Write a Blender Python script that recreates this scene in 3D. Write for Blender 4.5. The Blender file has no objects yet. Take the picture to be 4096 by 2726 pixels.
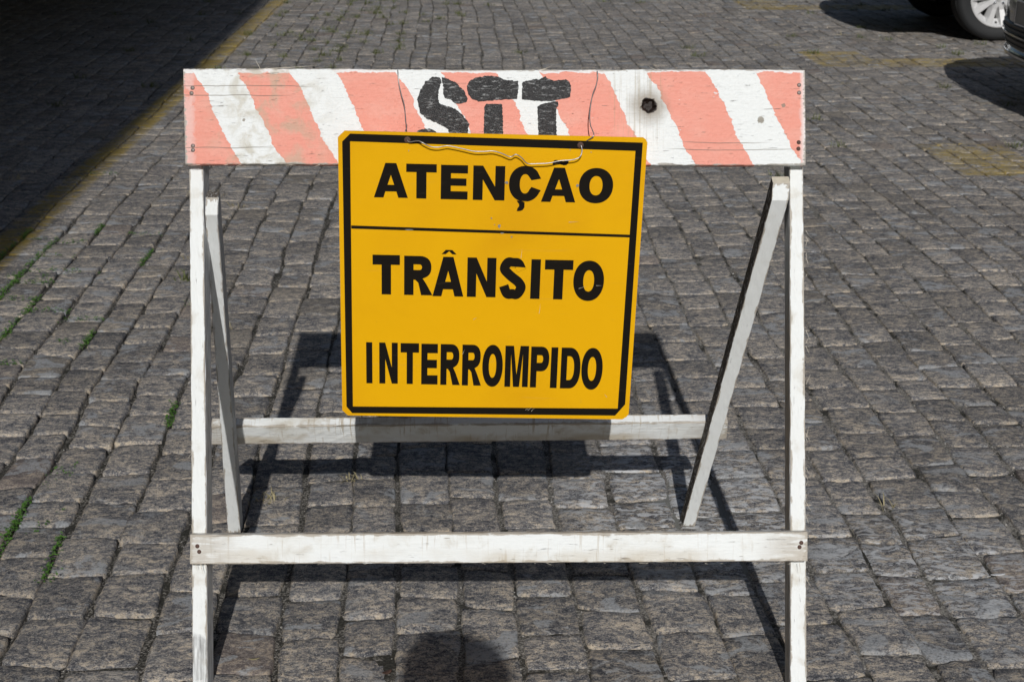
import bpy, bmesh, math, random
import numpy as np
from mathutils import Vector, Matrix

random.seed(7)
rng = np.random.default_rng(11)
sc = bpy.context.scene
col = sc.collection
R = math.radians

# ------------------------------------------------------------------ camera, sky, sun, exposure
PITCH = R(19.75)
CAM = Vector((0.0, 0.0, 1.562))
RIGHT = Vector((1, 0, 0))
UP = Vector((0, math.sin(PITCH), math.cos(PITCH)))
FWD = Vector((0, math.cos(PITCH), -math.sin(PITCH)))
SUN_EL, SUN_AZ = R(33.5), R(2.6)

cd = bpy.data.cameras.new('camera')
cam = bpy.data.objects.new('camera', cd)
col.objects.link(cam)
cam.location = CAM
cam.rotation_euler = (R(90) - PITCH, 0, 0)
cd.lens, cd.sensor_width, cd.clip_start, cd.clip_end = 50, 36, 0.05, 500
cd.dof.use_dof, cd.dof.focus_distance, cd.dof.aperture_fstop = True, 2.75, 13
sc.camera = cam

w = bpy.data.worlds.new('World')
sc.world = w
w.use_nodes = True
nt = w.node_tree
sky = nt.nodes.new('ShaderNodeTexSky')
sky.sky_type = 'NISHITA'
sky.sun_disc = False
sky.sun_elevation = SUN_EL
sky.sun_rotation = R(180) - SUN_AZ
bg = nt.nodes['Background']
bg.inputs['Strength'].default_value = 0.062
nt.links.new(sky.outputs[0], bg.inputs[0])

sd = bpy.data.lights.new('sun', 'SUN')
sun = bpy.data.objects.new('sun', sd)
col.objects.link(sun)
sd.energy, sd.angle, sd.color = 3.2, R(0.55), (1.0, 0.98, 0.95)
sdir = Vector((-math.sin(SUN_AZ) * math.cos(SUN_EL), math.cos(SUN_AZ) * math.cos(SUN_EL), -math.sin(SUN_EL)))
sun.rotation_euler = sdir.to_track_quat('-Z', 'Y').to_euler()
sun.location = (1, -10, 9)

vs = sc.view_settings
vs.view_transform, vs.look, vs.gamma, vs.exposure, vs.use_curve_mapping = 'Standard', 'None', 1.0, 0.0, False

# ------------------------------------------------------------------ helpers
def tag(o, label=None, cat=None, group=None, kind=None):
    for k, v in (('label', label), ('category', cat), ('group', group), ('kind', kind)):
        if v: o[k] = v
    return o

def link(name, me, mats=(), parent=None, mat=None):
    o = bpy.data.objects.new(name, me)
    col.objects.link(o)
    if me is not None:
        for m in (mats if isinstance(mats, (list, tuple)) else [mats]):
            me.materials.append(m)
    if parent: o.parent = parent
    if mat is not None: o.matrix_basis = mat
    return o

def empty(name, loc, rz=0.0):
    o = bpy.data.objects.new(name, None)
    col.objects.link(o)
    o.location = loc
    o.rotation_euler = (0, 0, rz)
    o.empty_display_size = 0.1
    return o

def mesh(verts, faces, smooth=False, idx=None):
    me = bpy.data.meshes.new('m')
    me.from_pydata([tuple(v) for v in verts], [], [tuple(f) for f in faces])
    if smooth: me.polygons.foreach_set('use_smooth', [True] * len(me.polygons))
    if idx is not None: me.polygons.foreach_set('material_index', idx)
    me.update()
    return me

def np_mesh(V, F4, smooth=True):
    me = bpy.data.meshes.new('m')
    nf = len(F4)
    k = F4.shape[1]
    me.vertices.add(len(V)); me.vertices.foreach_set('co', np.ascontiguousarray(V, dtype=np.float32).ravel())
    me.loops.add(nf * k); me.loops.foreach_set('vertex_index', np.ascontiguousarray(F4, dtype=np.int32).ravel())
    me.polygons.add(nf); me.polygons.foreach_set('loop_start', np.arange(0, nf * k, k, dtype=np.int32))
    me.polygons.foreach_set('use_smooth', np.full(nf, smooth))
    me.update(calc_edges=True)
    return me

class MB:
    def __init__(s): s.v, s.f, s.i = [], [], []
    def add(s, vs, fs, i=0):
        b = len(s.v)
        s.v += [Vector(v) for v in vs]
        for f in fs: s.f.append([b + k for k in f]); s.i.append(i)
    def box(s, c, d, M=None, i=0):
        M = M or Matrix.Identity(3)
        vs = [Vector(c) + M @ Vector((x * d[0] / 2, y * d[1] / 2, z * d[2] / 2)) for z in (-1, 1) for y in (-1, 1) for x in (-1, 1)]
        s.add(vs, [(0, 2, 3, 1), (4, 5, 7, 6), (0, 1, 5, 4), (2, 6, 7, 3), (0, 4, 6, 2), (1, 3, 7, 5)], i)
    def tube(s, pts, r, n=8, i=0, caps=True):
        pts = [Vector(p) for p in pts]
        rr = r if isinstance(r, (list, tuple)) else [r] * len(pts)
        ref, rings = None, []
        for k, p in enumerate(pts):
            t = (pts[min(k + 1, len(pts) - 1)] - pts[max(k - 1, 0)]).normalized()
            if ref is None: ref = t.orthogonal().normalized()
            ref = (ref - t * ref.dot(t)).normalized()
            b = t.cross(ref)
            rings.append([p + (ref * math.cos(2 * math.pi * a / n) + b * math.sin(2 * math.pi * a / n)) * rr[k] for a in range(n)])
        fs = []
        for k in range(len(pts) - 1):
            for a in range(n):
                fs.append((k * n + a, k * n + (a + 1) % n, (k + 1) * n + (a + 1) % n, (k + 1) * n + a))
        if caps:
            fs.append(tuple(range(n - 1, -1, -1))); fs.append(tuple((len(pts) - 1) * n + a for a in range(n)))
        s.add([p for r_ in rings for p in r_], fs, i)
    def lathe(s, prof, c=(0, 0, 0), axis='Y', n=48, i=0):
        # prof: list of (radius, offset along the axis)
        vs, m = [], len(prof)
        for k in range(n):
            a = 2 * math.pi * k / n
            for r, y in prof:
                if axis == 'Y': vs.append((c[0] + r * math.cos(a), c[1] + y, c[2] + r * math.sin(a)))
                else: vs.append((c[0] + r * math.cos(a), c[1] + r * math.sin(a), c[2] + y))
        fs = [(k * m + j, k * m + j + 1, ((k + 1) % n) * m + j + 1, ((k + 1) % n) * m + j) for k in range(n) for j in range(m - 1)]
        s.add(vs, fs, i)
    def build(s, name, mats, parent=None, smooth=False, bevel=0.0, mat=None):
        me = mesh(s.v, s.f, smooth, s.i)
        bm = bmesh.new(); bm.from_mesh(me); bmesh.ops.recalc_face_normals(bm, faces=bm.faces); bm.to_mesh(me); bm.free()
        o = link(name, me, mats, parent, mat)
        if bevel:
            b = o.modifiers.new('bevel', 'BEVEL'); b.width = bevel; b.segments = 2; b.limit_method = 'ANGLE'
        return o

# ------------------------------------------------------------------ node helper and materials
class NT:
    def __init__(s, name):
        s.m = bpy.data.materials.new(name); s.m.use_nodes = True
        s.t = s.m.node_tree; s.b = s.t.nodes['Principled BSDF']
    def n(s, typ, **kw):
        x = s.t.nodes.new('ShaderNode' + typ)
        for k, v in kw.items(): setattr(x, k, v)
        return x
    def put(s, sock, v):
        if hasattr(v, 'is_linked') or hasattr(v, 'links'): s.t.links.new(v, sock)
        elif isinstance(v, (tuple, list)) and len(v) == 3 and sock.type == 'RGBA': sock.default_value = (*v, 1)
        else: sock.default_value = v
    def math(s, op, a, b=0.0, c=0.0, clamp=False):
        x = s.n('Math', operation=op, use_clamp=clamp)
        s.put(x.inputs[0], a); s.put(x.inputs[1], b); s.put(x.inputs[2], c)
        return x.outputs[0]
    def add(s, a, b): return s.math('ADD', a, b)
    def sub(s, a, b): return s.math('SUBTRACT', a, b)
    def mul(s, a, b): return s.math('MULTIPLY', a, b)
    def mix(s, f, a, b, mode='MIX'):
        x = s.n('Mix', data_type='RGBA', blend_type=mode, clamp_factor=True)
        s.put(x.inputs[0], f); s.put(x.inputs[6], a); s.put(x.inputs[7], b)
        return x.outputs[2]
    def noise(s, vec, scale, detail=4.0, rough=0.55, dist=0.0, stretch=None):
        if stretch:
            mp = s.n('VectorMath', operation='MULTIPLY'); s.put(mp.inputs[0], vec); mp.inputs[1].default_value = stretch; vec = mp.outputs[0]
        x = s.n('TexNoise'); s.put(x.inputs['Vector'], vec)
        x.inputs['Scale'].default_value = scale; x.inputs['Detail'].default_value = detail
        x.inputs['Roughness'].default_value = rough; x.inputs['Distortion'].default_value = dist
        return x.outputs['Fac']
    def step(s, v, lo, hi):
        x = s.n('MapRange', interpolation_type='SMOOTHSTEP'); s.put(x.inputs[0], v)
        s.put(x.inputs[1], lo); s.put(x.inputs[2], hi)
        return x.outputs[0]
    def ramp(s, f, stops, mode='LINEAR'):
        x = s.n('ValToRGB'); r = x.color_ramp; r.interpolation = mode
        while len(r.elements) < len(stops): r.elements.new(0.5)
        for e, (p, c) in zip(r.elements, stops): e.position = p; e.color = (*c, 1)
        s.put(x.inputs[0], f)
        return x.outputs[0]
    def band(s, v, lo, hi, soft=0.02):
        return s.mul(s.step(v, lo - soft, lo + soft), s.sub(1.0, s.step(v, hi - soft, hi + soft)))
    def xyz(s, vec):
        x = s.n('SeparateXYZ'); s.put(x.inputs[0], vec); return x.outputs
    def pos(s): return s.n('NewGeometry').outputs['Position']
    def obj(s): return s.n('TexCoord').outputs['Object']
    def attr(s, name): return s.n('Attribute', attribute_name=name)
    def out(s, color=None, rough=0.6, bump=None, dist=0.002, strength=1.0, spec=0.5, metal=0.0, coat=0.0):
        if color is not None: s.put(s.b.inputs['Base Color'], color)
        s.put(s.b.inputs['Roughness'], rough); s.put(s.b.inputs['Metallic'], metal)
        s.b.inputs['Specular IOR Level'].default_value = spec
        s.b.inputs['Coat Weight'].default_value = coat
        if bump is not None:
            b = s.n('Bump'); b.inputs['Distance'].default_value = dist; b.inputs['Strength'].default_value = strength
            s.put(b.inputs['Height'], bump); s.t.links.new(b.outputs[0], s.b.inputs['Normal'])
        return s.m

def simple(name, c, rough=0.6, metal=0.0, var=0.12, scale=30, coat=0.0, spec=0.5):
    t = NT(name)
    n = t.noise(t.obj(), scale, 4)
    c2 = t.mix(t.mul(n, 1.0), tuple(max(0, v * (1 - var)) for v in c), tuple(min(1, v * (1 + var)) for v in c))
    return t.out(c2, t.add(rough - 0.05, t.mul(n, 0.1)), metal=metal, coat=coat, spec=spec)

def yellow_mask(t, P):
    X, Y, Z = t.xyz(P)
    xl = t.add(X, t.mul(t.sub(Y, 5.97), 0.029))
    m1 = t.band(xl, -2.105, -1.955, 0.02)
    m2 = None
    for y0 in (6.70, 10.03, 13.4, 16.75):
        yy = t.sub(Y, y0)
        a = t.mul(t.band(t.add(X, t.mul(yy, 0.06)), 2.18, 2.62, 0.02), t.band(yy, 0.0, 0.74, 0.02))
        b = t.mul(t.step(t.add(X, t.mul(yy, 0.3)), 2.24, 2.3), t.band(yy, 0.0, 0.38, 0.02))
        m = t.math('MAXIMUM', a, b)
        m2 = m if m2 is None else t.math('MAXIMUM', m2, m)
    wear = t.noise(P, 40, 6, 0.72, 0.6, stretch=(0.4, 1.3, 1))
    big = t.noise(P, 2.2, 3)
    m1 = t.mul(m1, t.mul(t.step(t.add(wear, t.mul(big, 0.3)), 0.56, 0.70), 0.9))
    m2 = t.mul(m2, t.step(t.add(wear, t.mul(big, 0.35)), 0.61, 0.74))
    return t.math('MAXIMUM', m1, t.mul(m2, 0.8))

def mat_sett():
    t = NT('granite_sett')
    P = t.pos()
    at = t.attr('tone'); rnd = t.xyz(at.outputs['Color'])
    off = t.n('VectorMath', operation='ADD'); t.put(off.inputs[0], P)
    sc_ = t.n('VectorMath', operation='SCALE'); t.put(sc_.inputs[0], at.outputs['Color']); sc_.inputs['Scale'].default_value = 3.0
    t.put(off.inputs[1], sc_.outputs[0]); Q = off.outputs[0]
    n1 = t.noise(Q, 74, 7, 0.74, 0.6, stretch=(0.72, 1.15, 1))
    n2 = t.noise(Q, 190, 5, 0.72)
    n3 = t.noise(Q, 17, 4, 0.6, 0.5, stretch=(0.7, 1.3, 1))
    f = t.add(t.mul(n1, 0.80), t.add(t.mul(n2, 0.36), t.mul(n3, 0.28)))
    c = t.ramp(f, [(0.56, (0.028, 0.030, 0.038)), (0.66, (0.092, 0.091, 0.097)), (0.735, (0.208, 0.192, 0.176)), (0.83, (0.45, 0.38, 0.295))])
    fine = t.noise(P, 330, 2, 0.5)
    c = t.mix(t.mul(t.step(fine, 0.61, 0.70), 0.85), c, (0.40, 0.39, 0.37))
    c = t.mix(t.step(fine, 0.41, 0.34), c, (0.03, 0.03, 0.034))
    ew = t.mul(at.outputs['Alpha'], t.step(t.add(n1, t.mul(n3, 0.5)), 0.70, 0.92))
    c = t.mix(t.mul(ew, 0.6), c, (0.33, 0.275, 0.20))  # tan rims: sunlit edge brightness painted into the colour, along with worn patina
    # stone to stone difference
    tone = t.add(0.89, t.mul(rnd[0], 0.50))
    g = t.n('CombineXYZ')
    for k in range(3): t.put(g.inputs[k], tone)
    c = t.mix(1.0, c, g.outputs[0], 'MULTIPLY')
    c = t.mix(t.mul(t.step(rnd[1], 0.95, 0.99), 0.34), c, t.mix(n1, (0.10, 0.07, 0.055), (0.27, 0.19, 0.145)))
    c = t.mix(t.mul(t.step(rnd[1], 0.08, 0.0), 0.32), c, t.mix(n1, (0.12, 0.10, 0.075), (0.27, 0.23, 0.17)))
    # worn pale patches and cement splashes
    pn = t.noise(P, 10.5, 6, 0.62, 0.9, stretch=(0.8, 1.2, 1))
    pale = t.mul(t.step(t.add(pn, t.mul(t.sub(n1, 0.5), 0.25)), 0.54, 0.60), t.step(rnd[2], 0.12, 0.55))
    c = t.mix(t.mul(pale, t.step(n2, 0.25, 0.6)), c, t.mix(n2, (0.24, 0.248, 0.255), (0.36, 0.37, 0.38)))
    X, Y, Z = t.xyz(P)
    d = t.math('SQRT', t.add(t.math('POWER', t.sub(X, 0.42), 2.0), t.math('POWER', t.mul(t.sub(Y, 3.16), 0.75), 2.0)))
    d2 = t.math('SQRT', t.add(t.math('POWER', t.sub(X, 0.93), 2.0), t.math('POWER', t.sub(Y, 2.86), 2.0)))
    cem = t.mul(t.step(t.noise(P, 42, 7, 0.72, 1.0, stretch=(0.55, 1.3, 1)), 0.50, 0.56),
                t.math('MAXIMUM', t.step(d, 0.42, 0.16), t.mul(t.step(d2, 0.40, 0.10), 0.8)))
    c = t.mix(t.mul(cem, 0.85), c, (0.56, 0.57, 0.58))
    c = t.mix(yellow_mask(t, P), c, t.mix(n1, (0.24, 0.17, 0.035), (0.44, 0.32, 0.07)))
    h = t.add(t.mul(n1, 0.8), t.add(t.mul(n2, 0.3), t.mul(n3, 0.5)))
    return t.out(c, 0.8, h, 0.0042, 0.9, spec=0.3)

def mat_bed():
    t = NT('joint_dirt')
    P = t.pos()
    n = t.noise(P, 14, 6, 0.6); g = t.noise(P, 170, 4, 0.7); b = t.noise(P, 1.3, 3)
    X, Y, Z = t.xyz(P)
    side = t.add(t.step(X, -0.9, 0.6), t.mul(t.sub(b, 0.5), 0.8))
    c = t.mix(t.mul(t.step(g, 0.48, 0.60), 0.85), (0.030, 0.028, 0.024), (0.27, 0.25, 0.22))
    c = t.mix(t.mul(t.step(n, 0.50, 0.60), 0.85), c, (0.03, 0.029, 0.024))
    c = t.mix(t.mul(t.mul(side, 1.0), t.step(n, 0.62, 0.44)), c, t.mix(t.step(g, 0.4, 0.62), (0.10, 0.094, 0.085), (0.31, 0.292, 0.262)))
    d = t.math('SQRT', t.add(t.math('POWER', t.sub(X, 0.47), 2.0), t.math('POWER', t.mul(t.sub(Y, 3.05), 0.6), 2.0)))
    c = t.mix(t.step(d, 0.17, 0.13), c, t.mix(g, (0.16, 0.16, 0.145), (0.235, 0.235, 0.22)))
    c = t.mix(t.mul(yellow_mask(t, P), 0.6), c, (0.3, 0.2, 0.03))
    return t.out(c, 0.95, t.add(g, t.mul(n, 0.5)), 0.006, 0.8, spec=0.2)

PAINT_W = (0.795, 0.82, 0.815)
def mat_white_wood(name, wear=0.5, dirt=0.5, grain=1.0, smear=None, drips=0.0, ends=0.0):
    """White brush paint over weathered wood; planks run along local X."""
    t = NT(name)
    O = t.obj()
    x, y, z = t.xyz(O)
    edge = t.attr('edge').outputs['Fac']
    g1 = t.noise(O, 1.0, 6, 0.62, stretch=(16, 190, 190))
    g2 = t.noise(O, 1.0, 4, 0.6, stretch=(70, 900, 900))
    blot = t.noise(O, 26, 5, 0.6, 0.5)
    big = t.noise(O, 6, 3, 0.5)
    fine = t.noise(O, 300, 3)
    c = t.mix(t.mul(fine, 0.25), PAINT_W, (0.70, 0.715, 0.71))
    # grime, tan and patchy
    c = t.mix(t.mul(t.mul(t.step(t.add(blot, t.mul(t.sub(big, 0.5), 0.8)), 0.58 - 0.08 * dirt, 0.80), 0.7), dirt), c, (0.46, 0.40, 0.30))
    c = t.mix(t.mul(t.step(big, 0.40, 0.78), 0.35 * dirt), c, (0.58, 0.55, 0.46))
    # hairline cracks along the grain
    cr = t.step(t.add(g1, t.mul(t.sub(g2, 0.5), 0.5)), 0.70 - 0.05 * wear, 0.74)
    c = t.mix(t.mul(cr, t.mul(t.step(big, 0.36, 0.6), 0.9)), c, (0.25, 0.21, 0.16))
    # worn through along the arrises and in patches
    wn = t.add(t.mul(g1, 0.6), t.mul(blot, 0.5))
    wm = t.step(t.sub(wn, t.mul(edge, 0.34 - 0.10 * wear)), 0.44 - 0.06 * wear, 0.52 - 0.06 * wear)
    bare = t.mix(g1, (0.27, 0.235, 0.19), (0.50, 0.45, 0.38))
    c = t.mix(t.mul(wm, 0.9), c, bare)
    if drips:
        dn = t.noise(O, 1.0, 4, 0.6, 0.1, stretch=(120, 7, 7))
        dm = t.mul(t.step(dn, 0.55, 0.63), t.step(t.noise(O, 9, 3), 0.42, 0.62))
        c = t.mix(t.mul(dm, drips), c, (0.42, 0.35, 0.25))
        low = t.mul(t.step(t.add(y, t.mul(t.sub(blot, 0.5), 0.03)), 0.004, -0.012), t.step(t.noise(O, 5, 4), 0.40, 0.62))
        c = t.mix(t.mul(low, drips), c, (0.50, 0.43, 0.32))
    if ends:
        em = t.mul(t.step(t.math('ABSOLUTE', x), 0.47, 0.56), t.step(t.add(t.mul(g1, 0.7), t.mul(blot, 0.4)), 0.40, 0.60))
        c = t.mix(t.mul(em, ends), c, t.mix(g1, (0.34, 0.30, 0.25), (0.58, 0.54, 0.47)))
    if smear:
        lo, hi, cc = smear
        s = t.mul(t.band(t.add(x, t.mul(t.sub(blot, 0.5), 0.05)), lo, hi, 0.006), t.step(g1, 0.30, 0.62))
        c = t.mix(t.mul(s, 0.7), c, cc)
    h = t.add(t.mul(g1, 0.9 * grain), t.add(t.mul(g2, 0.35 * grain), t.sub(t.mul(blot, 0.25), t.mul(cr, 0.8))))
    return t.out(c, 0.55, h, 0.0018, 0.8, spec=0.35)

def mat_bare_wood():
    t = NT('weathered_bare_wood')
    O = t.obj()
    g = t.noise(O, 1.0, 6, 0.7, 0.3, stretch=(28, 330, 330)); p = t.noise(O, 1.0, 5, 0.7, 0.4, stretch=(60, 260, 260))
    c = t.ramp(g, [(0.35, (0.05, 0.043, 0.036)), (0.55, (0.14, 0.12, 0.10)), (0.75, (0.30, 0.27, 0.23))])
    c = t.mix(t.mul(t.step(p, 0.56, 0.60), 0.9), c, (0.66, 0.67, 0.67))
    return t.out(c, 0.85, t.add(g, t.mul(p, 0.7)), 0.005, 1.0, spec=0.2)

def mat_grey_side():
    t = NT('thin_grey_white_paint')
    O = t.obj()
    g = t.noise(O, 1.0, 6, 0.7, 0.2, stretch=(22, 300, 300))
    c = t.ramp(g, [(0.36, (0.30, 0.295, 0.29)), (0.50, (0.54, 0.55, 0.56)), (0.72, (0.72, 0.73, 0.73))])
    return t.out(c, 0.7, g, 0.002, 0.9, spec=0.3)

BX, BW = -0.032, 0.4235           # board centre across and up the leaning frame
def mat_board():
    t = NT('striped_board_paint')
    O = t.obj()
    x, y, z = t.xyz(O)
    edge = t.attr('edge').outputs['Fac']
    g1 = t.noise(O, 1.0, 6, 0.62, stretch=(16, 210, 210))
    g2 = t.noise(O, 1.0, 4, 0.6, stretch=(70, 900, 900))
    blot = t.noise(O, 30, 5, 0.6, 0.5)
    big = t.noise(O, 7, 3, 0.5)
    fine = t.noise(O, 320, 3)
    # ragged hand painted slanting bands
    rag = t.add(t.mul(t.sub(t.noise(O, 1.0, 3, 0.6, stretch=(60, 130, 60)), 0.5), 0.012), t.mul(t.sub(t.noise(O, 1.0, 2, 0.5, stretch=(14, 22, 10)), 0.5), 0.022))
    sc_ = t.mul(t.math('SINE', t.mul(y, 34.0)), -0.0032)
    q = t.add(t.add(t.add(x, BX), t.mul(t.add(y, BW - 0.4215), 0.53)), t.add(rag, sc_))
    u = t.add(t.mul(q, 0.7), 0.5)
    qs = [-0.5634, -0.4772, -0.3741, -0.2931, -0.1748, -0.0918, 0.0166, 0.0926, 0.2148, 0.2987, 0.4106, 0.4977]
    stops = [(0.0, (1, 1, 1))] + [(v * 0.7 + 0.5, (0, 0, 0) if k % 2 == 0 else (1, 1, 1)) for k, v in enumerate(qs)]
    band = t.ramp(u, stops, 'CONSTANT')
    white = t.mix(t.mul(fine, 0.25), PAINT_W, (0.72, 0.735, 0.73))
    pink = t.mix(t.mul(fine, 0.5), (0.80, 0.325, 0.25), (0.76, 0.285, 0.215))
    pink = t.mix(t.mul(t.step(g1, 0.5, 0.75), 0.5), pink, (0.82, 0.38, 0.30))
    pink = t.mix(t.mul(t.step(t.noise(O, 11, 5, 0.6, 0.4, stretch=(1, 1.8, 1)), 0.45, 0.7), 0.4), pink, (0.80, 0.43, 0.35))
    pink = t.mix(t.mul(t.step(blot, 0.60, 0.74), 0.35), pink, (0.68, 0.20, 0.14))
    # pink flakes off to white in small grain wise chips and along the ends and top
    chip = t.step(t.sub(t.add(t.mul(g1, 0.5), t.mul(blot, 0.55)), t.mul(edge, 0.16)), 0.515, 0.545)
    ends = t.math('MAXIMUM', t.step(x, 0.572, 0.589), t.mul(t.step(x, -0.560, -0.578), 0.35))
    chip = t.math('MAXIMUM', chip, t.mul(ends, t.step(t.add(blot, t.mul(ends, 0.35)), 0.52, 0.60)))
    chip = t.math('MAXIMUM', chip, t.step(t.add(y, t.mul(t.sub(blot, 0.5), 0.02)), 0.0835, 0.0850))
    c = t.mix(t.mul(band, t.sub(1.0, t.mul(chip, 0.9))), white, pink)
    # grime on the left white band, stains below the bolt hole
    dx = t.math('ABSOLUTE', t.sub(x, -0.43)); dmask = t.mul(t.step(dx, 0.15, 0.03), t.step(blot, 0.42, 0.66))
    c = t.mix(t.mul(dmask, 0.6), c, (0.45, 0.40, 0.29))
    hx, hy = 0.2582 - BX, 0.4455 - BW
    ex = t.sub(x, hx); ey = t.sub(y, hy)
    d = t.math('SQRT', t.add(t.math('POWER', ex, 2.0), t.math('POWER', ey, 2.0)))
    dn = t.add(d, t.mul(t.sub(blot, 0.5), 0.022))
    streak = t.mul(t.step(t.noise(O, 1.0, 3, stretch=(210, 6, 6)), 0.50, 0.64), t.mul(t.band(ex, -0.068, 0.030, 0.014), t.band(ey, -0.075, 0.062, 0.02)))
    c = t.mix(t.mul(streak, 0.40), c, (0.36, 0.30, 0.19))
    c = t.mix(t.mul(t.step(dn, 0.050, 0.012), 0.75), c, (0.24, 0.19, 0.13))
    c = t.mix(t.step(dn, 0.0165, 0.0130), c, (0.022, 0.014, 0.011))
    c = t.mix(t.mul(t.step(d, 0.012, 0.010), t.step(blot, 0.52, 0.58)), c, (0.16, 0.065, 0.04))
    for kx, ky, r in ((0.4711, 0.418, 0.0065), (0.5142, 0.4455, 0.004), (-0.508, 0.418, 0.003)):
        k = t.math('SQRT', t.add(t.math('POWER', t.sub(x, kx - BX), 2.0), t.math('POWER', t.sub(y, ky - BW), 2.0)))
        k = t.add(k, t.mul(t.sub(fine, 0.5), 0.006))
        c = t.mix(t.mul(t.step(k, r * 1.15, r * 0.8), 0.85), c, (0.24, 0.21, 0.16))
    cr = t.step(t.add(g1, t.mul(t.sub(g2, 0.5), 0.6)), 0.685, 0.735)
    c = t.mix(t.mul(cr, 0.7), c, (0.30, 0.25, 0.21))
    for ky, x0, x1 in ((0.059, -0.60, -0.36), (0.041, -0.60, -0.40), (-0.0575, -0.60, -0.43), (-0.0605, 0.34, 0.56), (-0.047, 0.36, 0.50)):
        ln = t.math('ABSOLUTE', t.sub(t.add(y, t.mul(t.sub(big, 0.5), 0.012)), ky))
        c = t.mix(t.mul(t.mul(t.step(ln, 0.0011, 0.0004), t.band(x, x0, x1, 0.03)), 0.75), c, (0.16, 0.13, 0.10))
    wm = t.step(t.sub(t.add(t.mul(g1, 0.6), t.mul(blot, 0.5)), t.mul(edge, 0.30)), 0.45, 0.53)
    c = t.mix(t.mul(wm, 0.8), c, t.mix(g1, (0.22, 0.19, 0.15), (0.46, 0.42, 0.36)))
    h = t.add(t.mul(g1, 0.9), t.add(t.mul(g2, 0.4), t.sub(t.mul(band, 0.12), t.mul(cr, 0.8))))
    return t.out(c, 0.55, h, 0.0019, 0.85, spec=0.35)

def mat_stencil():
    t = NT('black_stencil_paint')
    O = t.obj()
    g = t.noise(O, 1.0, 5, 0.7, 0.6, stretch=(70, 230, 230)); f = t.noise(O, 420, 4, 0.7)
    c = t.mix(t.step(f, 0.4, 0.7), (0.03, 0.03, 0.031), (0.095, 0.095, 0.097))
    c = t.mix(t.mul(t.step(t.add(t.mul(g, 0.85), t.mul(f, 0.15)), 0.52, 0.66), 0.75), c, (0.46, 0.47, 0.47))
    return t.out(c, 0.33, t.add(g, f), 0.003, 1.0, spec=0.6)

def mat_sign():
    t = NT('yellow_sheeting')
    O = t.obj()
    f = t.noise(O, 900, 2); b = t.noise(O, 4, 4, 0.5, 0.4); s = t.noise(O, 1.0, 5, 0.65, 0.2, stretch=(3, 60, 60))
    c = t.mix(f, (0.78, 0.405, 0.001), (0.84, 0.445, 0.003))
    c = t.mix(t.mul(t.step(b, 0.42, 0.72), 0.6), c, (0.68, 0.325, 0.003))
    e = t.noise(O, 30, 5, 0.7, 0.5)
    c = t.mix(t.mul(t.step(e, 0.63, 0.78), 0.3), c, (0.60, 0.36, 0.05))
    c = t.mix(t.mul(t.step(s, 0.62, 0.72), 0.25), c, (0.60, 0.34, 0.06))
    return t.out(c, t.add(0.42, t.mul(b, 0.15)), t.add(t.mul(f, 0.15), t.mul(b, 1.0)), 0.006, 0.5, spec=0.16)

def mat_vinyl():
    t = NT('black_vinyl')
    O = t.obj()
    s = t.noise(O, 1.0, 5, 0.65, stretch=(14, 90, 90)); b = t.noise(O, 16, 4)
    c = t.mix(t.mul(t.step(s, 0.60, 0.75), 0.6), (0.008, 0.006, 0.004), (0.035, 0.027, 0.018))
    return t.out(c, t.add(0.5, t.mul(b, 0.25)), b, 0.0004, 0.4, spec=0.14)

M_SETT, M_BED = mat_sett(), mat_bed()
M_LEG = mat_white_wood('white_leg_paint', 0.5, 0.65)
M_LEG_L = mat_white_wood('white_left_leg_paint', 0.35, 0.55, smear=(0.015, 0.108, (0.22, 0.22, 0.22)))
M_RAIL = mat_white_wood('white_rail_paint', 0.75, 0.6, drips=0.45, ends=0.75)
M_RAIL_B = mat_white_wood('dirty_rear_rail_paint', 0.8, 1.0, drips=0.75, ends=0.5)
M_REAR = mat_white_wood('white_rear_leg_paint', 0.2, 0.2)
M_RAILTOP = mat_white_wood('worn_rail_top', 1.5, 1.0, drips=0.3, ends=0.8)
M_BARE, M_SIDE, M_BOARD = mat_bare_wood(), mat_grey_side(), mat_board()
M_STENCIL, M_SIGN, M_VINYL = mat_stencil(), mat_sign(), mat_vinyl()
M_RUST = simple('rusty_nail', (0.10, 0.055, 0.042), 0.75, 0.2, 0.5, 600)
M_NAIL = simple('grey_nail', (0.25, 0.21, 0.19), 0.55, 0.5, 0.5, 500)
M_WIRE = simple('dull_steel_wire', (0.42, 0.41, 0.40), 0.38, 0.85, 0.3, 200)
M_ALU = simple('bare_aluminium', (0.42, 0.43, 0.45), 0.45, 0.6, 0.2, 80)
M_SPLINT = simple('pale_splinter', (0.55, 0.50, 0.41), 0.8, 0, 0.3, 80)

# ------------------------------------------------------------------ paved yard: bed, setts, gravel, weeds
LANE = R(2.6)
eL = np.array([math.cos(LANE), math.sin(LANE)]); dL = np.array([-math.sin(LANE), math.cos(LANE)])
def to_world(p, q):
    return p[..., None] * eL + q[..., None] * dL

def wobble(p, q):
    return 0.010 * np.sin(1.1 * q + 0.9 * p) + 0.006 * np.sin(2.9 * q + 2.3 * p + 1.0) + 0.004 * np.sin(7.1 * q + 5.0 * p)

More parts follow.
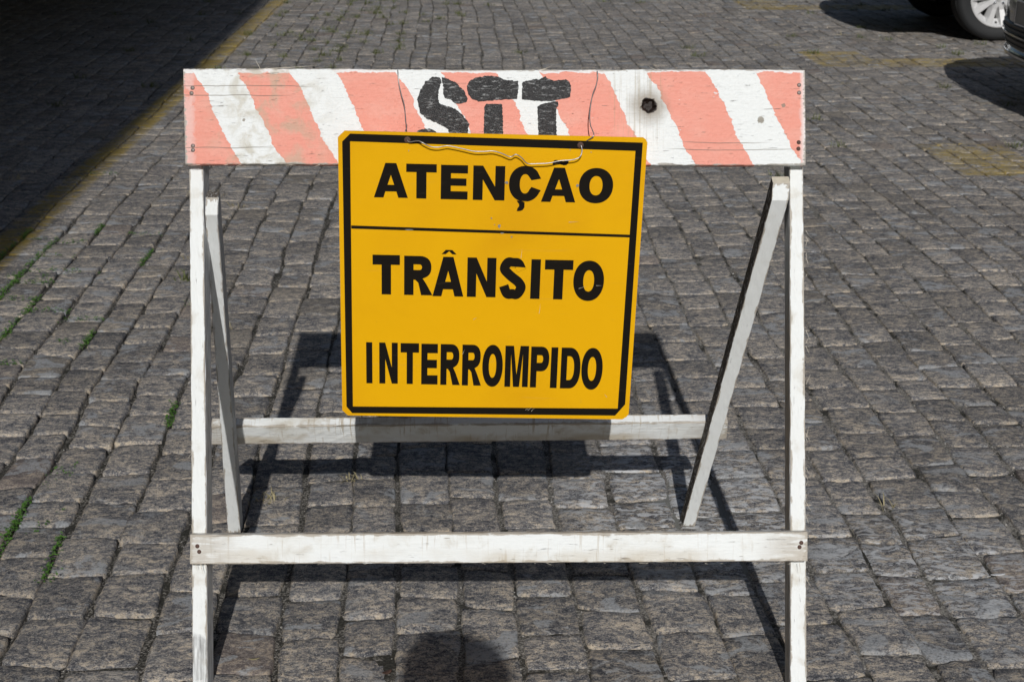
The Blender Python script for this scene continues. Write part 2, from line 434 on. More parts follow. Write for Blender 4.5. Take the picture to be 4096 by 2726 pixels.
def bed_height(X, Y):
    n = np.sin(31 * X + 17 * Y) * np.sin(23 * Y - 11 * X) * 0.5 + np.sin(83 * X + 5) * np.sin(71 * Y + 2) * 0.3 + np.sin(13 * X - 3) * np.sin(9 * Y) * 0.5
    mid = np.exp(-((X - 0.25) / 1.0) ** 2)
    z = -0.0100 + 0.0035 * mid + 0.0065 * n - 0.003 / (1 + np.exp(6 * (X + 1.0)))
    left = 1 / (1 + np.exp(7 * (X + 0.55)))
    f = np.sin(7.3 * X + 3.1 * Y) + np.sin(5.1 * Y - 8.7 * X + 1.3) + 0.8 * np.sin(19 * X + 2) * np.sin(15 * Y) + 0.8 * np.sin(37 * Y + 11 * X)
    fill = 1 / (1 + np.exp(-4 * (f + 0.9 - 2.1 * left)))
    far = np.clip((Y - 4.2) / 2, 0, 1)
    rr_ = np.random.default_rng(5).random(np.shape(X)) if np.ndim(X) == 2 else 0.5
    fill = np.where(Y > 5.6, (rr_ < 0.7) * 1.0, fill)
    z = np.minimum(z, -0.0065) * (1 - fill) - 0.0052 * fill - 0.003 * left
    d = np.sqrt((X - 0.47) ** 2 + (0.6 * (Y - 3.05)) ** 2)
    return np.where(d < 0.16, np.maximum(z, -0.0042 - 0.02 * np.clip(d - 0.11, 0, 1)), z)

gx = np.concatenate([[-90, -40, -15, -8], np.arange(-5, -2.2, 0.1), np.arange(-2.2, 2.9, 0.016), np.arange(2.9, 6, 0.1), [9, 16, 40, 90]])
gy = np.concatenate([[-60, -25, -8, -1], np.arange(0.6, 1.9, 0.1), np.arange(1.9, 5.6, 0.016), np.arange(5.6, 15, 0.1), [20, 30, 60, 120, 220]])
GX, GY = np.meshgrid(gx, gy)
V = np.stack([GX, GY, bed_height(GX, GY)], -1).reshape(-1, 3)
nx, ny = len(gx), len(gy)
ii = np.arange(ny - 1)[:, None] * nx + np.arange(nx - 1)[None, :]
F = np.stack([ii, ii + 1, ii + nx + 1, ii + nx], -1).reshape(-1, 4)
pavement = tag(link('pavement', np_mesh(V, F), M_BED), 'grey granite sett paving with dark sandy joints under the barrier', kind='structure')

def sett_template(us, vs_, seed):
    """Unit sett: a,b in 0..1 over the top, z in metres, with two skirt rows. Returns verts (n,3), quads."""
    r = np.random.default_rng(seed)
    nu, nv = len(us), len(vs_)
    ph = r.uniform(0, 6.28, 8); kc = r.uniform(0.03, 0.10, 4); lean = r.normal(0, 0.0011, 2)
    U, W = np.meshgrid(us, vs_)
    m = np.maximum(np.abs(U), np.abs(W))
    kk = np.where(U > 0, np.where(W > 0, kc[0], kc[1]), np.where(W > 0, kc[2], kc[3]))
    a = U * (1 - kk * np.abs(W) ** 7); b = W * (1 - kk * np.abs(U) ** 7)
    ring = (m > 0.99)
    a = a + ring * 0.022 * np.sin(3.1 * W + ph[0]) * np.sign(U) * (np.abs(U) > 0.99) + ring * r.normal(0, 0.014, U.shape)
    b = b + ring * 0.018 * np.sin(3.1 * U + ph[1]) * np.sign(W) * (np.abs(W) > 0.99) + ring * r.normal(0, 0.012, U.shape)
    z = 0.0011 * np.sin(2.6 * U + ph[2]) * np.cos(2.2 * W + ph[3]) + 0.0007 * np.sin(5 * U + 3 * W + ph[4]) + r.normal(0, 0.0006, U.shape)
    z = z + lean[0] * U + lean[1] * W - 0.0006 * m ** 2
    z = z - np.where(ring, r.uniform(0.0015, 0.0055, U.shape) * (1.0 if nu > 5 else 0.6), 0.0) - np.where((m > 0.8) & ~ring, r.uniform(0.0, 0.0009, U.shape), 0)
    top = np.stack([(a + 1) / 2, (b + 1) / 2, z], -1).reshape(-1, 3)
    idx = np.arange(nu * nv).reshape(nv, nu)
    loop = np.concatenate([idx[0, :-1], idx[:-1, -1], idx[-1, :0:-1], idx[:0:-1, 0]])
    s1 = top[loop].copy(); s1[:, :2] = 0.5 + (s1[:, :2] - 0.5) * 1.015; s1[:, 2] -= 0.012
    s2 = top[loop].copy(); s2[:, :2] = 0.5 + (s2[:, :2] - 0.5) * 0.98; s2[:, 2] -= 0.05
    n0, L = nu * nv, len(loop)
    q = [np.stack([idx[:-1, :-1], idx[:-1, 1:], idx[1:, 1:], idx[1:, :-1]], -1).reshape(-1, 4)]
    l2 = np.roll(loop, -1); k = np.arange(L); k2 = np.roll(k, -1)
    q.append(np.stack([loop, n0 + k, n0 + k2, l2], -1)); q.append(np.stack([n0 + k, n0 + L + k, n0 + L + k2, n0 + k2], -1))
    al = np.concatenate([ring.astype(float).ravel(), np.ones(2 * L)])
    return np.concatenate([top, s1, s2]), np.concatenate(q), al

NEAR = [sett_template(np.array([-1, -.91, -.55, -.18, .2, .57, .91, 1]), np.array([-1, -.92, -.6, -.2, .2, .6, .92, 1]), 100 + k) for k in range(20)]
MIDT = [sett_template(np.array([-1, -.9, 0, .9, 1]), np.array([-1, -.9, 0, .9, 1]), 200 + k) for k in range(16)]
FART = [sett_template(np.array([-1, -.88, .88, 1]), np.array([-1, -.88, .88, 1]), 300 + k) for k in range(12)]

px = np.array([110, 364, 635, 870, 1131, 1363, 1573, 1824, 2050, 2299, 2564, 2835, 3060, 3324, 3578, 3781, 4054])
bounds = list((px - 2048) / 1847 * eL[0] + 2.711 * eL[1])
while bounds[-1] < 8.2: bounds.append(bounds[-1] + random.uniform(0.115, 0.148))
while bounds[0] > -7.5: bounds.insert(0, bounds[0] - random.uniform(0.115, 0.15))

def img(P):      # where a point of the yard falls in the picture, in frame widths from its centre
    d = np.asarray(P) - np.array(CAM)
    zc = d @ np.array(FWD)
    return (d @ np.array(RIGHT)) / zc * 50 / 36, (d @ np.array(UP)) / zc * 50 / 36, zc

stones, joints = [], []
for i in range(len(bounds) - 1):
    p0, p1 = bounds[i], bounds[i + 1]
    q = 0.9 + random.uniform(0, 0.16)
    qend = 25.0
    prev_sk = random.gauss(0, 0.004)
    while q < qend:
        ln = random.choice((random.uniform(0.135, 0.165), random.uniform(0.15, 0.185), random.uniform(0.165, 0.205)))
        gy0 = random.uniform(0.0008, 0.0035) if random.random() < 0.8 else random.uniform(0.0045, 0.011)
        gx0 = random.choice((0.0025, 0.004, 0.007)) * random.uniform(0.7, 1.3); gx1 = random.choice((0.0025, 0.004, 0.006)) * random.uniform(0.7, 1.3)
        sk = random.gauss(0, 0.005)
        qa, qb = q + gy0, q + ln - gy0 * 0.4
        cc = []
        jx = random.gauss(0, 0.0028); wide = 1.35 if p0 < -0.45 and q < 6 else 0.8
        gx0, gx1 = gx0 * wide, gx1 * wide
        for (pp, qq, g) in ((p0, qa + prev_sk, gx0), (p1, qa - prev_sk, -gx1), (p1, qb - sk, -gx1), (p0, qb + sk, gx0)):
            pw = pp + float(wobble(np.float64(pp), np.float64(qq))) + g + jx + random.gauss(0, 0.0016)
            cc.append(pw * eL + qq * dL)
        stones.append((cc, random.gauss(0.0004, 0.0011)))
        joints.append((p0, p1, q, ln))
        prev_sk = sk
        q += ln

SZ = []
for k, (cc, dz) in enumerate(stones):
    c = sum(cc) / 4
    u, v, zc = img((c[0], c[1], 0))
    inside = abs(u) < 0.53 and -0.37 < v < 0.36 and zc > 0
    area = np.linalg.norm(cc[1] - cc[0]) * np.linalg.norm(cc[3] - cc[0]) / zc ** 2 * (CAM.z / np.linalg.norm([c[0], c[1], CAM.z]))
    near = abs(u) < 0.62 and abs(v) < 0.48 and 0 < zc
    SZ.append((area if inside else 0.0, zc, near, inside))
order = sorted(range(len(stones)), key=lambda k: -SZ[k][0])
singles = set(order[:298])

def place(tpl, cc, dz):
    Tv, Tq, _al = tpl
    a, b = Tv[:, :1], Tv[:, 1:2]
    if random.random() < 0.5: a = 1 - a; flip = True
    else: flip = False
    P = (1 - a) * (1 - b) * cc[0] + a * (1 - b) * cc[1] + a * b * cc[2] + (1 - a) * b * cc[3]
    return np.concatenate([P, Tv[:, 2:] + dz], 1), (Tq[:, ::-1] if flip else Tq)

def add_tone(me, cols):
    at = me.attributes.new('tone', 'FLOAT_COLOR', 'POINT')
    at.data.foreach_set('color', np.ascontiguousarray(cols, dtype=np.float32).ravel())

bv, bf, bc, base = [], [], [], 0
for k, (cc, dz) in enumerate(stones):
    area, zc, near, inside = SZ[k]
    c = sum(cc) / 4
    if c[1] > 16.5 and not inside or c[0] < -7.2 or c[0] > 8: continue
    tpl = random.choice(NEAR if near and zc < 4.6 else MIDT if near and zc < 9 else FART)
    P, Q = place(tpl, cc, dz)
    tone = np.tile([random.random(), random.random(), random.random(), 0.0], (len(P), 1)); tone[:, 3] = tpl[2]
    if k in singles:
        o3 = np.array([c[0], c[1], 0.0])
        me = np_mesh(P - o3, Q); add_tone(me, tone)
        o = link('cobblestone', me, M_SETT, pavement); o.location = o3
    else:
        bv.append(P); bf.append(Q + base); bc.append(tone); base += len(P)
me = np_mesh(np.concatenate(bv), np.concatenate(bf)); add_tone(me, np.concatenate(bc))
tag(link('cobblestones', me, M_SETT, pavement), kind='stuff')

# loose grit in the joints
M_GRIT = (lambda t: t.out(t.ramp(t.noise(t.pos(), 140, 2), [(0.3, (0.07, 0.065, 0.06)), (0.5, (0.20, 0.185, 0.165)), (0.7, (0.42, 0.41, 0.39))]), 0.85))(NT('grit'))
oct_v = np.array([(1, 0, 0), (-1, 0, 0), (0, 1, 0), (0, -1, 0), (0, 0, 1), (0, 0, -1)], float)
oct_f = np.array([(0, 2, 4), (2, 1, 4), (1, 3, 4), (3, 0, 4), (2, 0, 5), (1, 2, 5), (3, 1, 5), (0, 3, 5)])
def joint_point(p0, p1, q, ln, along):
    if along:
        qq = q + random.random() * ln; pp = p0 + float(wobble(np.float64(p0), np.float64(qq))) + random.gauss(0, 0.006)
    else:
        qq = q + random.gauss(0.003, 0.004); pp = p0 + (p1 - p0) * random.random() + float(wobble(np.float64(p0), np.float64(qq)))
    return pp * eL + qq * dL
near_j = [j for j in joints if j[2] < 5.0 and abs(j[0]) < 2.2]
gv, gf, b0 = [], [], 0
for _ in range(14000):
    j = random.choice(near_j)
    P = joint_point(*j, random.random() < 0.65)
    if random.random() > 0.35 + 0.65 / (1 + math.exp(-3 * (P[0] - 0.1))): continue
    r = random.choice((0.0013, 0.0016, 0.002, 0.0026, 0.0035)) * random.uniform(0.7, 1.3)
    vv = oct_v * r * rng.uniform(0.6, 1.2, (6, 1)) * np.array([1, 1, 0.75])
    a = random.random() * 6.28
    vv = vv @ np.array([[math.cos(a), math.sin(a), 0], [-math.sin(a), math.cos(a), 0], [0, 0, 1]])
    z = float(bed_height(np.float64(P[0]), np.float64(P[1]))) + r * 0.4
    gv.append(vv + np.array([P[0], P[1], z])); gf.append(oct_f + b0); b0 += 6
tag(link('gravel', np_mesh(np.concatenate(gv), np.concatenate(gf), False), M_GRIT), 'fine pale grit lying in the joints between the setts', kind='stuff')

# weeds in the joints and thin grass tufts
def leaf_mat(name, a, b):
    t = NT(name)
    c = t.mix(t.noise(t.pos(), 60, 3), a, b)
    t.b.inputs['Subsurface Weight'].default_value = 0.0
    return t.out(c, 0.6, spec=0.3)
M_WEED = leaf_mat('weed_leaf', (0.028, 0.085, 0.012), (0.10, 0.21, 0.032))
M_GRASS = leaf_mat('grass_blade', (0.05, 0.075, 0.02), (0.16, 0.17, 0.06))
M_DRY = leaf_mat('dry_grass', (0.22, 0.19, 0.10), (0.38, 0.33, 0.2))
wv, wf = [], []
def leaf(P, r, up):
    a = random.random() * 6.28; tl = random.uniform(-0.5, 0.9)
    d = np.array([math.cos(a), math.sin(a), 0]); s = np.array([-math.sin(a), math.cos(a), 0]); u = np.array([0, 0, 1.0])
    P = np.array(P) + u * up
    tip = P + d * r * 2 + u * r * tl
    mid = P + d * r + u * r * (tl * 0.5 + 0.35)
    b = len(wv)
    wv.extend([P, mid + s * r * 0.6, tip, mid - s * r * 0.6]); wf.append((b, b + 1, b + 2, b + 3))
def weed_clump(P, n, spread, r):
    for _ in range(n):
        x, y = random.gauss(0, spread), random.gauss(0, spread)
        leaf((P[0] + x, P[1] + y, -0.012), r * random.uniform(0.6, 1.3), random.uniform(0.004, 0.024))
for j in joints:
    p0, p1, q, ln = j
    X, Y = (p0 * eL + q * dL)
    if not (-3.2 < X < -0.3 and 2.2 < Y < 8.5): continue
    d = math.exp(-((X + 2.0) / 0.34) ** 2) * math.exp(-((Y - 4.7) / 0.8) ** 2) * 1.15
    d2 = math.exp(-((X + 1.35) / 0.45) ** 2) * math.exp(-((Y - 3.7) / 1.2) ** 2) * 0.07
    pr = 1.15 * d + d2
    if random.random() < pr:
        for s in np.arange(0, 1, 0.07):
            if random.random() < 0.85:
                qq = q + s * ln; pp = p0 + float(wobble(np.float64(p0), np.float64(qq)))
                weed_clump(pp * eL + qq * dL, random.randint(6, 13), 0.006, 0.0046)
    if random.random() < pr * 0.8:
        for s in np.arange(0, 1, 0.09):
            if random.random() < 0.75:
                pp = p0 + s * (p1 - p0); weed_clump(pp * eL + (q + 0.004) * dL, random.randint(3, 8), 0.005, 0.005)
for (X, Y) in ((-1.74, 5.05), (-1.72, 4.95), (-1.46, 4.35), (-1.15, 3.35), (-1.17, 3.30), (-1.12, 3.05), (-1.20, 2.82), (-1.02, 2.80)):
    for _ in range(5): weed_clump((X + random.gauss(0, 0.012), Y + random.gauss(0, 0.03)), 6, 0.006, 0.004)
tag(link('weeds', mesh(wv, wf), M_WEED), 'low green weeds creeping along the joints at the left', kind='stuff')

def blades(spots, name, label, m, hgt, n):
    v, f = [], []
    for X, Y in spots:
        for _ in range(random.randint(n // 2, n)):
            a = random.random() * 6.28; h = hgt * random.uniform(0.4, 1.2); out = h * random.uniform(0.5, 1.6)
            x, y = X + random.gauss(0, hgt * 0.6), Y + random.gauss(0, hgt * 0.3)
            d = np.array([math.cos(a), math.sin(a), 0]); s = np.array([-math.sin(a), math.cos(a), 0]) * random.uniform(0.001, 0.0026)
            P = np.array([x, y, -0.012]); Mi = P + d * out * 0.5 + np.array([0, 0, h * 0.85]); T = P + d * out + np.array([0, 0, h])
            b = len(v); v += [P - s, P + s, Mi + s * 0.8, Mi - s * 0.8, T]
            f += [(b, b + 1, b + 2, b + 3), (b + 3, b + 2, b + 4)]
    tag(link(name, mesh(v, f), m), label, kind='stuff')
green, dry = [], []
for j in joints:
    X, Y = j[0] * eL + j[2] * dL
    u, v, zc = img((X, Y, 0))
    if zc < 3 or abs(u) > 0.55: continue
    pr = 0.004 + 0.26 * math.exp(-((X + 1.35) / 0.6) ** 2) * (1 if Y > 8.5 else 0.0) + 0.008 * (X > 1.2) * (Y > 5) + 0.012 * (Y > 7.5)
    if random.random() < pr: green.append(joint_point(*j, random.random() < 0.5))
    if random.random() < 0.006: dry.append(joint_point(*j, False))
green += [(3.62, 11.15), (3.30, 10.6), (3.85, 10.9)]
dry += [(-1.36, 6.3), (-1.33, 6.26), (-1.45, 6.35), (-1.22, 6.1), (-1.3, 5.75), (-1.25, 5.3), (-0.62, 3.17), (-0.60, 3.19)]
blades(green, 'grass', 'small green grass tufts scattered through the paving', M_GRASS, 0.042, 44)
blades(dry, 'dry_grass', 'straw coloured dry grass wisps caught in the joints', M_DRY, 0.03, 14)

def leaf_thing(name, label, cat, x, y, L, W_, m, rz, curl):
    v, f = [], []
    for k in range(7):
        a = k / 6; hw = W_ * math.sin(math.pi * min(1, a * 0.92 + 0.04)) ** 0.7
        for sd_ in (-1, 0, 1): v.append((L * (a - 0.5), hw * sd_, 0.002 + curl * (2 * a - 1) ** 2 + (0.35 * hw if sd_ else 0)))
    for k in range(6):
        for j in range(2): f.append((k * 3 + j, k * 3 + j + 1, k * 3 + 4 + j, k * 3 + 3 + j))
    o = tag(link(name, mesh(v, f, True), m), label, cat); o.location = (x, y, 0.001); o.rotation_euler = (0, 0, R(rz))
    sm_ = o.modifiers.new('solid', 'SOLIDIFY'); sm_.thickness = 0.0006
M_LEAF = simple('brown_dead_leaf', (0.075, 0.04, 0.028), 0.8, 0, 0.4, 120)
M_PAPER = simple('white_scrap', (0.72, 0.72, 0.72), 0.7)
leaf_thing('dead_leaf', 'curled dark brown leaf on the setts left of the head shadow', 'leaf', -0.246, 2.411, 0.022, 0.006, M_LEAF, 35, 0.004)
leaf_thing('paper_scrap', 'small white scrap in a joint right of the front leg', 'paper', 1.081, 2.802, 0.035, 0.004, M_PAPER, 8, 0.002)
leaf_thing('straw', 'short tan straw lying on the setts inside the left legs', 'straw', -0.515, 2.46, 0.022, 0.003, M_DRY, 10, 0.003)

# ------------------------------------------------------------------ barricade
def fr(x, wv_, z):       # point of the leaning frame: across, up the slope, depth from the eye along the slope's normal
    return CAM + RIGHT * x + UP * wv_ + FWD * z
S0, BZ = 2.7190, 2.6935

EP = [0.0, 0.035, 0.12, 0.3, 0.5, 0.7, 0.88, 0.965, 1.0]
DP = [0.0, 0.06, 0.3, 0.7, 0.94, 1.0]
def plank(name, ts, corners, axes, origin, mats, parent, side_idx=(0, 0, 0, 0, 0), nib=0.0011, wp=EP, dp=DP, post=None):
    """corners(t) -> front-low, front-high, back-high, back-low in world; axes: columns length, width, outward."""
    Rm = Matrix((axes[0], axes[1], axes[2])).transposed()
    Mi = Rm.inverted()
    nw, nd = len(wp), len(dp)
    ring = [(a, 0) for a in range(nw)] + [(nw - 1, d) for d in range(1, nd)] + [(a, nd - 1) for a in range(nw - 2, -1, -1)] + [(0, d) for d in range(nd - 2, 0, -1)]
    nr = len(ring)
    V, E = [], []
    nibs = [[0.0] * 4 for _ in ts]
    for c in range(4):
        val = 0
        for k in range(len(ts)):
            if random.random() < 0.35: val = abs(random.gauss(0, nib)) * (3 if random.random() < 0.06 else 1)
            nibs[k][c] = val
    def pt(cs, a, d):
        return cs[0] * (1 - a) * (1 - d) + cs[1] * a * (1 - d) + cs[2] * a * d + cs[3] * (1 - a) * d
    for k, t in enumerate(ts):
        cs = corners(t)
        ctr = sum(cs, Vector()) / 4
        wl = (cs[1] - cs[0]).length; dl = (cs[3] - cs[0]).length
        endd = min(t - ts[0], ts[-1] - t)
        for a, d in ring:
            P = pt(cs, wp[a], dp[d])
            ca = (a in (0, nw - 1)); cdp = (d in (0, nd - 1))
            if ca and cdp:
                ci = 0 if (a == 0 and d == 0) else 1 if (d == 0) else 2 if a else 3
                P = P + (ctr - P).normalized() * (0.0006 + nibs[k][ci])
            else:
                P = P + axes[1] * random.gauss(0, 0.00018) + axes[2] * random.gauss(0, 0.00022)
            ew = min(wp[a], 1 - wp[a]) * wl; ed = min(dp[d], 1 - dp[d]) * dl
            e = min(ew + ed if (ca or cdp) and not (ca and cdp) else 0.0, endd if True else 1)
            V.append(Mi @ (P - origin)); E.append(min(1.0, e / 0.007))
    Fs, Ix = [], []
    for k in range(len(ts) - 1):
        for r in range(nr):
            r2 = (r + 1) % nr
            Fs.append((k * nr + r, k * nr + r2, (k + 1) * nr + r2, (k + 1) * nr + r))
            side = 0 if r < nw - 1 else 1 if r < nw + nd - 2 else 2 if r < 2 * nw + nd - 3 else 3
            Ix.append(side_idx[side])
    for k in (0, len(ts) - 1):
        cs = corners(ts[k]); idx = {}
        for r, ad in enumerate(ring): idx[ad] = k * nr + r
        for a in range(1, nw - 1):
            for d in range(1, nd - 1):
                idx[(a, d)] = len(V); V.append(Mi @ (pt(cs, wp[a], dp[d]) - origin)); E.append(0.0)
        for a in range(nw - 1):
            for d in range(nd - 1):
                q = (idx[(a, d)], idx[(a + 1, d)], idx[(a + 1, d + 1)], idx[(a, d + 1)])
                Fs.append(q if k else q[::-1]); Ix.append(side_idx[4])
    if post: V = [post(v) for v in V]
    me = mesh(V, Fs, False, Ix)
    bm = bmesh.new(); bm.from_mesh(me); bmesh.ops.recalc_face_normals(bm, faces=bm.faces); bm.to_mesh(me); bm.free()
    at = me.attributes.new('edge', 'FLOAT', 'POINT'); at.data.foreach_set('value', E)
    return link(name, me, mats, parent, Matrix.Translation(origin - parent.location) @ Rm.to_4x4())

def lerp(a, b, t): return a + (b - a) * t
def spans(L, step): n = max(2, int(L / step)); return [0.0, 0.0012 / L] + [k / n for k in range(1, n)] + [1 - 0.0012 / L, 1.0]

barricade = tag(empty('barricade', (-0.03, 2.40, 0)), 'white wooden trestle barricade with pink striped top board on the setts', 'barricade')
AX_BOARD = (RIGHT, UP, -FWD)
AX_LEG = (UP, -RIGHT, -FWD)

# top board, bolt hole sunk into its face
bo = fr(BX, BW, BZ)
def board_c(t):
    xt, xb = lerp(-0.6226, 0.5547, t), lerp(-0.6186, 0.5560, t)
    wt = lerp(0.5147, 0.5126, t) + 0.0009 * math.sin(9 * t) ; wb = lerp(0.3339, 0.3326, t) + 0.0006 * math.sin(13 * t)
    return [fr(xb, wb, BZ), fr(xt, wt, BZ), fr(xt, wt, S0 - 0.0008), fr(xb, wb, S0 - 0.0008)]
HX, HY = 0.2582 - BX, 0.4455 - BW
def sink(v):
    if v.z > -0.012:
        d = math.hypot(v.x - HX, v.y - HY) * (1 + 0.18 * math.sin(5 * math.atan2(v.y - HY, v.x - HX)))
        if d < 0.0125: v.z -= min(0.011, (0.0125 - d) * 4)
    return v
wpb = [0.0, 0.008, 0.02] + [k / 46 for k in range(2, 45)] + [0.98, 0.992, 1.0]
board = plank('crossboard', spans(1.175, 0.004), board_c, AX_BOARD, bo, [M_BOARD], barricade, nib=0.0012, wp=wpb, dp=DP, post=sink)

# stencilled letters on the board (partly behind the sign)
def ragged(pts, step=0.0016, amp=0.0011):
    out = []
    n = len(pts)
    for k in range(n):
        a, b = Vector(pts[k]), Vector(pts[(k + 1) % n])
        m = max(1, int((b - a).length / step)); nrm = Vector((-(b - a).y, (b - a).x)).normalized()
        for j in range(m): out.append(a.lerp(b, j / m) + nrm * random.gauss(0, amp * 0.55))
    sm = [(out[k - 1] + out[k] * 2 + out[(k + 1) % len(out)]) / 4 for k in range(len(out))]
    return [p + Vector((random.gauss(0, amp * 0.35), random.gauss(0, amp * 0.25))) for p in sm]

def flat_shape(name, loops, mat, parent, mx, thick):
    """Filled flat outlines with holes, thick metres thick, in the parent's XY plane placed by mx."""
    cu = bpy.data.curves.new('c', 'CURVE'); cu.dimensions = '2D'; cu.fill_mode = 'BOTH'; cu.extrude = thick / 2
    for lp in loops:
        sp = cu.splines.new('POLY'); sp.points.add(len(lp) - 1); sp.use_cyclic_u = True
        for p, q in zip(sp.points, lp): p.co = (q[0], q[1], 0, 1)
    tmp = bpy.data.objects.new('tmp', cu); col.objects.link(tmp)
    dg = bpy.context.evaluated_depsgraph_get()
    me = bpy.data.meshes.new_from_object(tmp.evaluated_get(dg))
    bpy.data.objects.remove(tmp); bpy.data.curves.remove(cu)
    me.materials.clear()
    return link(name, me, mat, parent, mx)

ST = [
 [[(-0.1655, 0.4907), (-0.158, 0.493), (-0.1513, 0.4997), (-0.1372, 0.4989), (-0.1335, 0.4922), (-0.1342, 0.4863), (-0.138, 0.4773), (-0.1402, 0.458), (-0.1372, 0.4491), (-0.1134, 0.4417), (-0.1, 0.4342), (-0.0896, 0.4223), (-0.08, 0.4104), (-0.0837, 0.4015), (-0.0829, 0.3933), (-0.0844, 0.3747), (-0.1194, 0.3747), (-0.1186, 0.3933), (-0.1216, 0.4015), (-0.1328, 0.4075), (-0.1447, 0.4134), (-0.1625, 0.4208), (-0.1744, 0.4313), (-0.1774, 0.4461), (-0.1796, 0.458), (-0.1744, 0.4729), (-0.1655, 0.4863)],
  [(-0.1328, 0.4982), (-0.1268, 0.4982), (-0.1194, 0.4937), (-0.106, 0.4892), (-0.0986, 0.4803), (-0.0896, 0.4736), (-0.0844, 0.4595), (-0.0852, 0.4521), (-0.1015, 0.4479), (-0.1104, 0.4506), (-0.1134, 0.455), (-0.1283, 0.4602), (-0.1305, 0.4729), (-0.1298, 0.4818), (-0.1326, 0.4885)],
  [(-0.1796, 0.3978), (-0.1655, 0.4015), (-0.1506, 0.4008), (-0.1424, 0.3948), (-0.1372, 0.3747), (-0.1729, 0.3747)]],
 [[(-0.0852, 0.4803), (-0.0822, 0.4907), (-0.0688, 0.4982), (-0.042, 0.5019), (-0.0242, 0.4997), (-0.0168, 0.4945), (0.0085, 0.4915), (0.0115, 0.493), (0.0118, 0.4788), (0.01, 0.458), (-0.0183, 0.4565), (-0.0539, 0.4536), (-0.0629, 0.4528), (-0.0762, 0.458), (-0.0837, 0.4684)],
  [(-0.0495, 0.4491), (-0.0183, 0.4476), (-0.0175, 0.4134), (-0.0168, 0.3747), (-0.0539, 0.3747), (-0.0532, 0.4208), (-0.0517, 0.4431)]],
 [[(0.0204, 0.49), (0.0412, 0.4952), (0.0531, 0.4952), (0.0635, 0.5011), (0.0695, 0.4952), (0.0799, 0.4922), (0.1037, 0.4945), (0.1096, 0.4878), (0.1126, 0.4788), (0.1096, 0.461), (0.0888, 0.4565), (0.0769, 0.4536), (0.0561, 0.4536), (0.0189, 0.4565), (0.0182, 0.4655)],
  [(0.0487, 0.4431), (0.0546, 0.4476), (0.0739, 0.4521), (0.0873, 0.4536), (0.0881, 0.4446), (0.0836, 0.4402), (0.0836, 0.4208), (0.0851, 0.3747), (0.0509, 0.3747), (0.0487, 0.4208)]]]
for lt in ST:
    flat_shape('letter', [[(p.x - BX, p.y - BW) for p in ragged(l)] for l in lt], M_STENCIL, board, Matrix.Translation((0, 0, 0.0007)), 0.0007)

def nail(parent, x, y, r, m, z=0.0):
    b = MB()
    b.lathe([(0.0001, r * 0.42), (r * 0.5, r * 0.38), (r * 0.85, r * 0.22), (r, 0.0), (r * 0.9, -0.002)], (x, y, z), 'Z', 12)
    return b.build('nail', m, parent, True)
for x, y in ((-0.605, 0.4787), (-0.6069, 0.4687), (-0.6043, 0.3692), (-0.6043, 0.3611)): nail(board, x - BX, y - BW, 0.0041, M_NAIL)
for x, y in ((0.5438, 0.4841), (0.5438, 0.4695), (0.543, 0.3757), (0.5425, 0.3637)): nail(board, x - BX, y - BW, 0.0041, M_NAIL if y > 0.4 else M_RUST)

# front legs: square to the board, sawn level on the ground
def front_leg(x0t, x1t, x0b, x1b, mats, side):
    WT, WF, WB = 0.497, -0.6795, -0.6615
    o = fr((x0b + x1b) / 2, -0.67, S0)
    bow = random.uniform(-0.0012, 0.0012)
    def cf(t):
        wf, wb = lerp(WF, WT, t), lerp(WB, WT, t)
        b_ = bow * math.sin(math.pi * t)
        l, r = lerp(x0b, x0t, t) + b_, lerp(x1b, x1t, t) + b_
        return [fr(r, wf, S0), fr(l, wf, S0), fr(l, wb, S0 + 0.054), fr(r, wb, S0 + 0.054)]
    return plank('leg', spans(1.17, 0.018), cf, AX_LEG, o, mats, barricade, side_idx=side, nib=0.0014)
# side_idx: front, left face, back, right face, ends
front_leg(-0.6190, -0.5920, -0.6110, -0.5815, [M_LEG_L, M_SIDE, M_BARE], (0, 0, 1, 1, 2))
front_leg(0.5296, 0.5553, 0.5316, 0.5638, [M_LEG, M_BARE, M_SIDE], (0, 2, 2, 0, 1))

# front rail
RX, RW = -0.025, -0.392
ro = fr(RX, RW, BZ)
def rail_c(t):
    l = lerp(-0.6095, 0.5596, t)
    wt, wb = lerp(-0.3665, -0.3613, t), lerp(-0.4225, -0.4165, t)
    return [fr(l, wb, BZ), fr(l, wt, BZ), fr(l, wt, S0 - 0.0006), fr(l, wb, S0 - 0.0006)]
rail = plank('rail', spans(1.17, 0.012), rail_c, AX_BOARD, ro, [M_RAIL, M_RAILTOP], barricade, side_idx=(0, 1, 0, 0, 1), nib=0.0014)
for x, y in ((-0.5959, -0.3882), (-0.5923, -0.3986), (0.5478, -0.3817), (0.5445, -0.3898)): nail(rail, x - RX, y - RW, 0.0042, M_RUST)

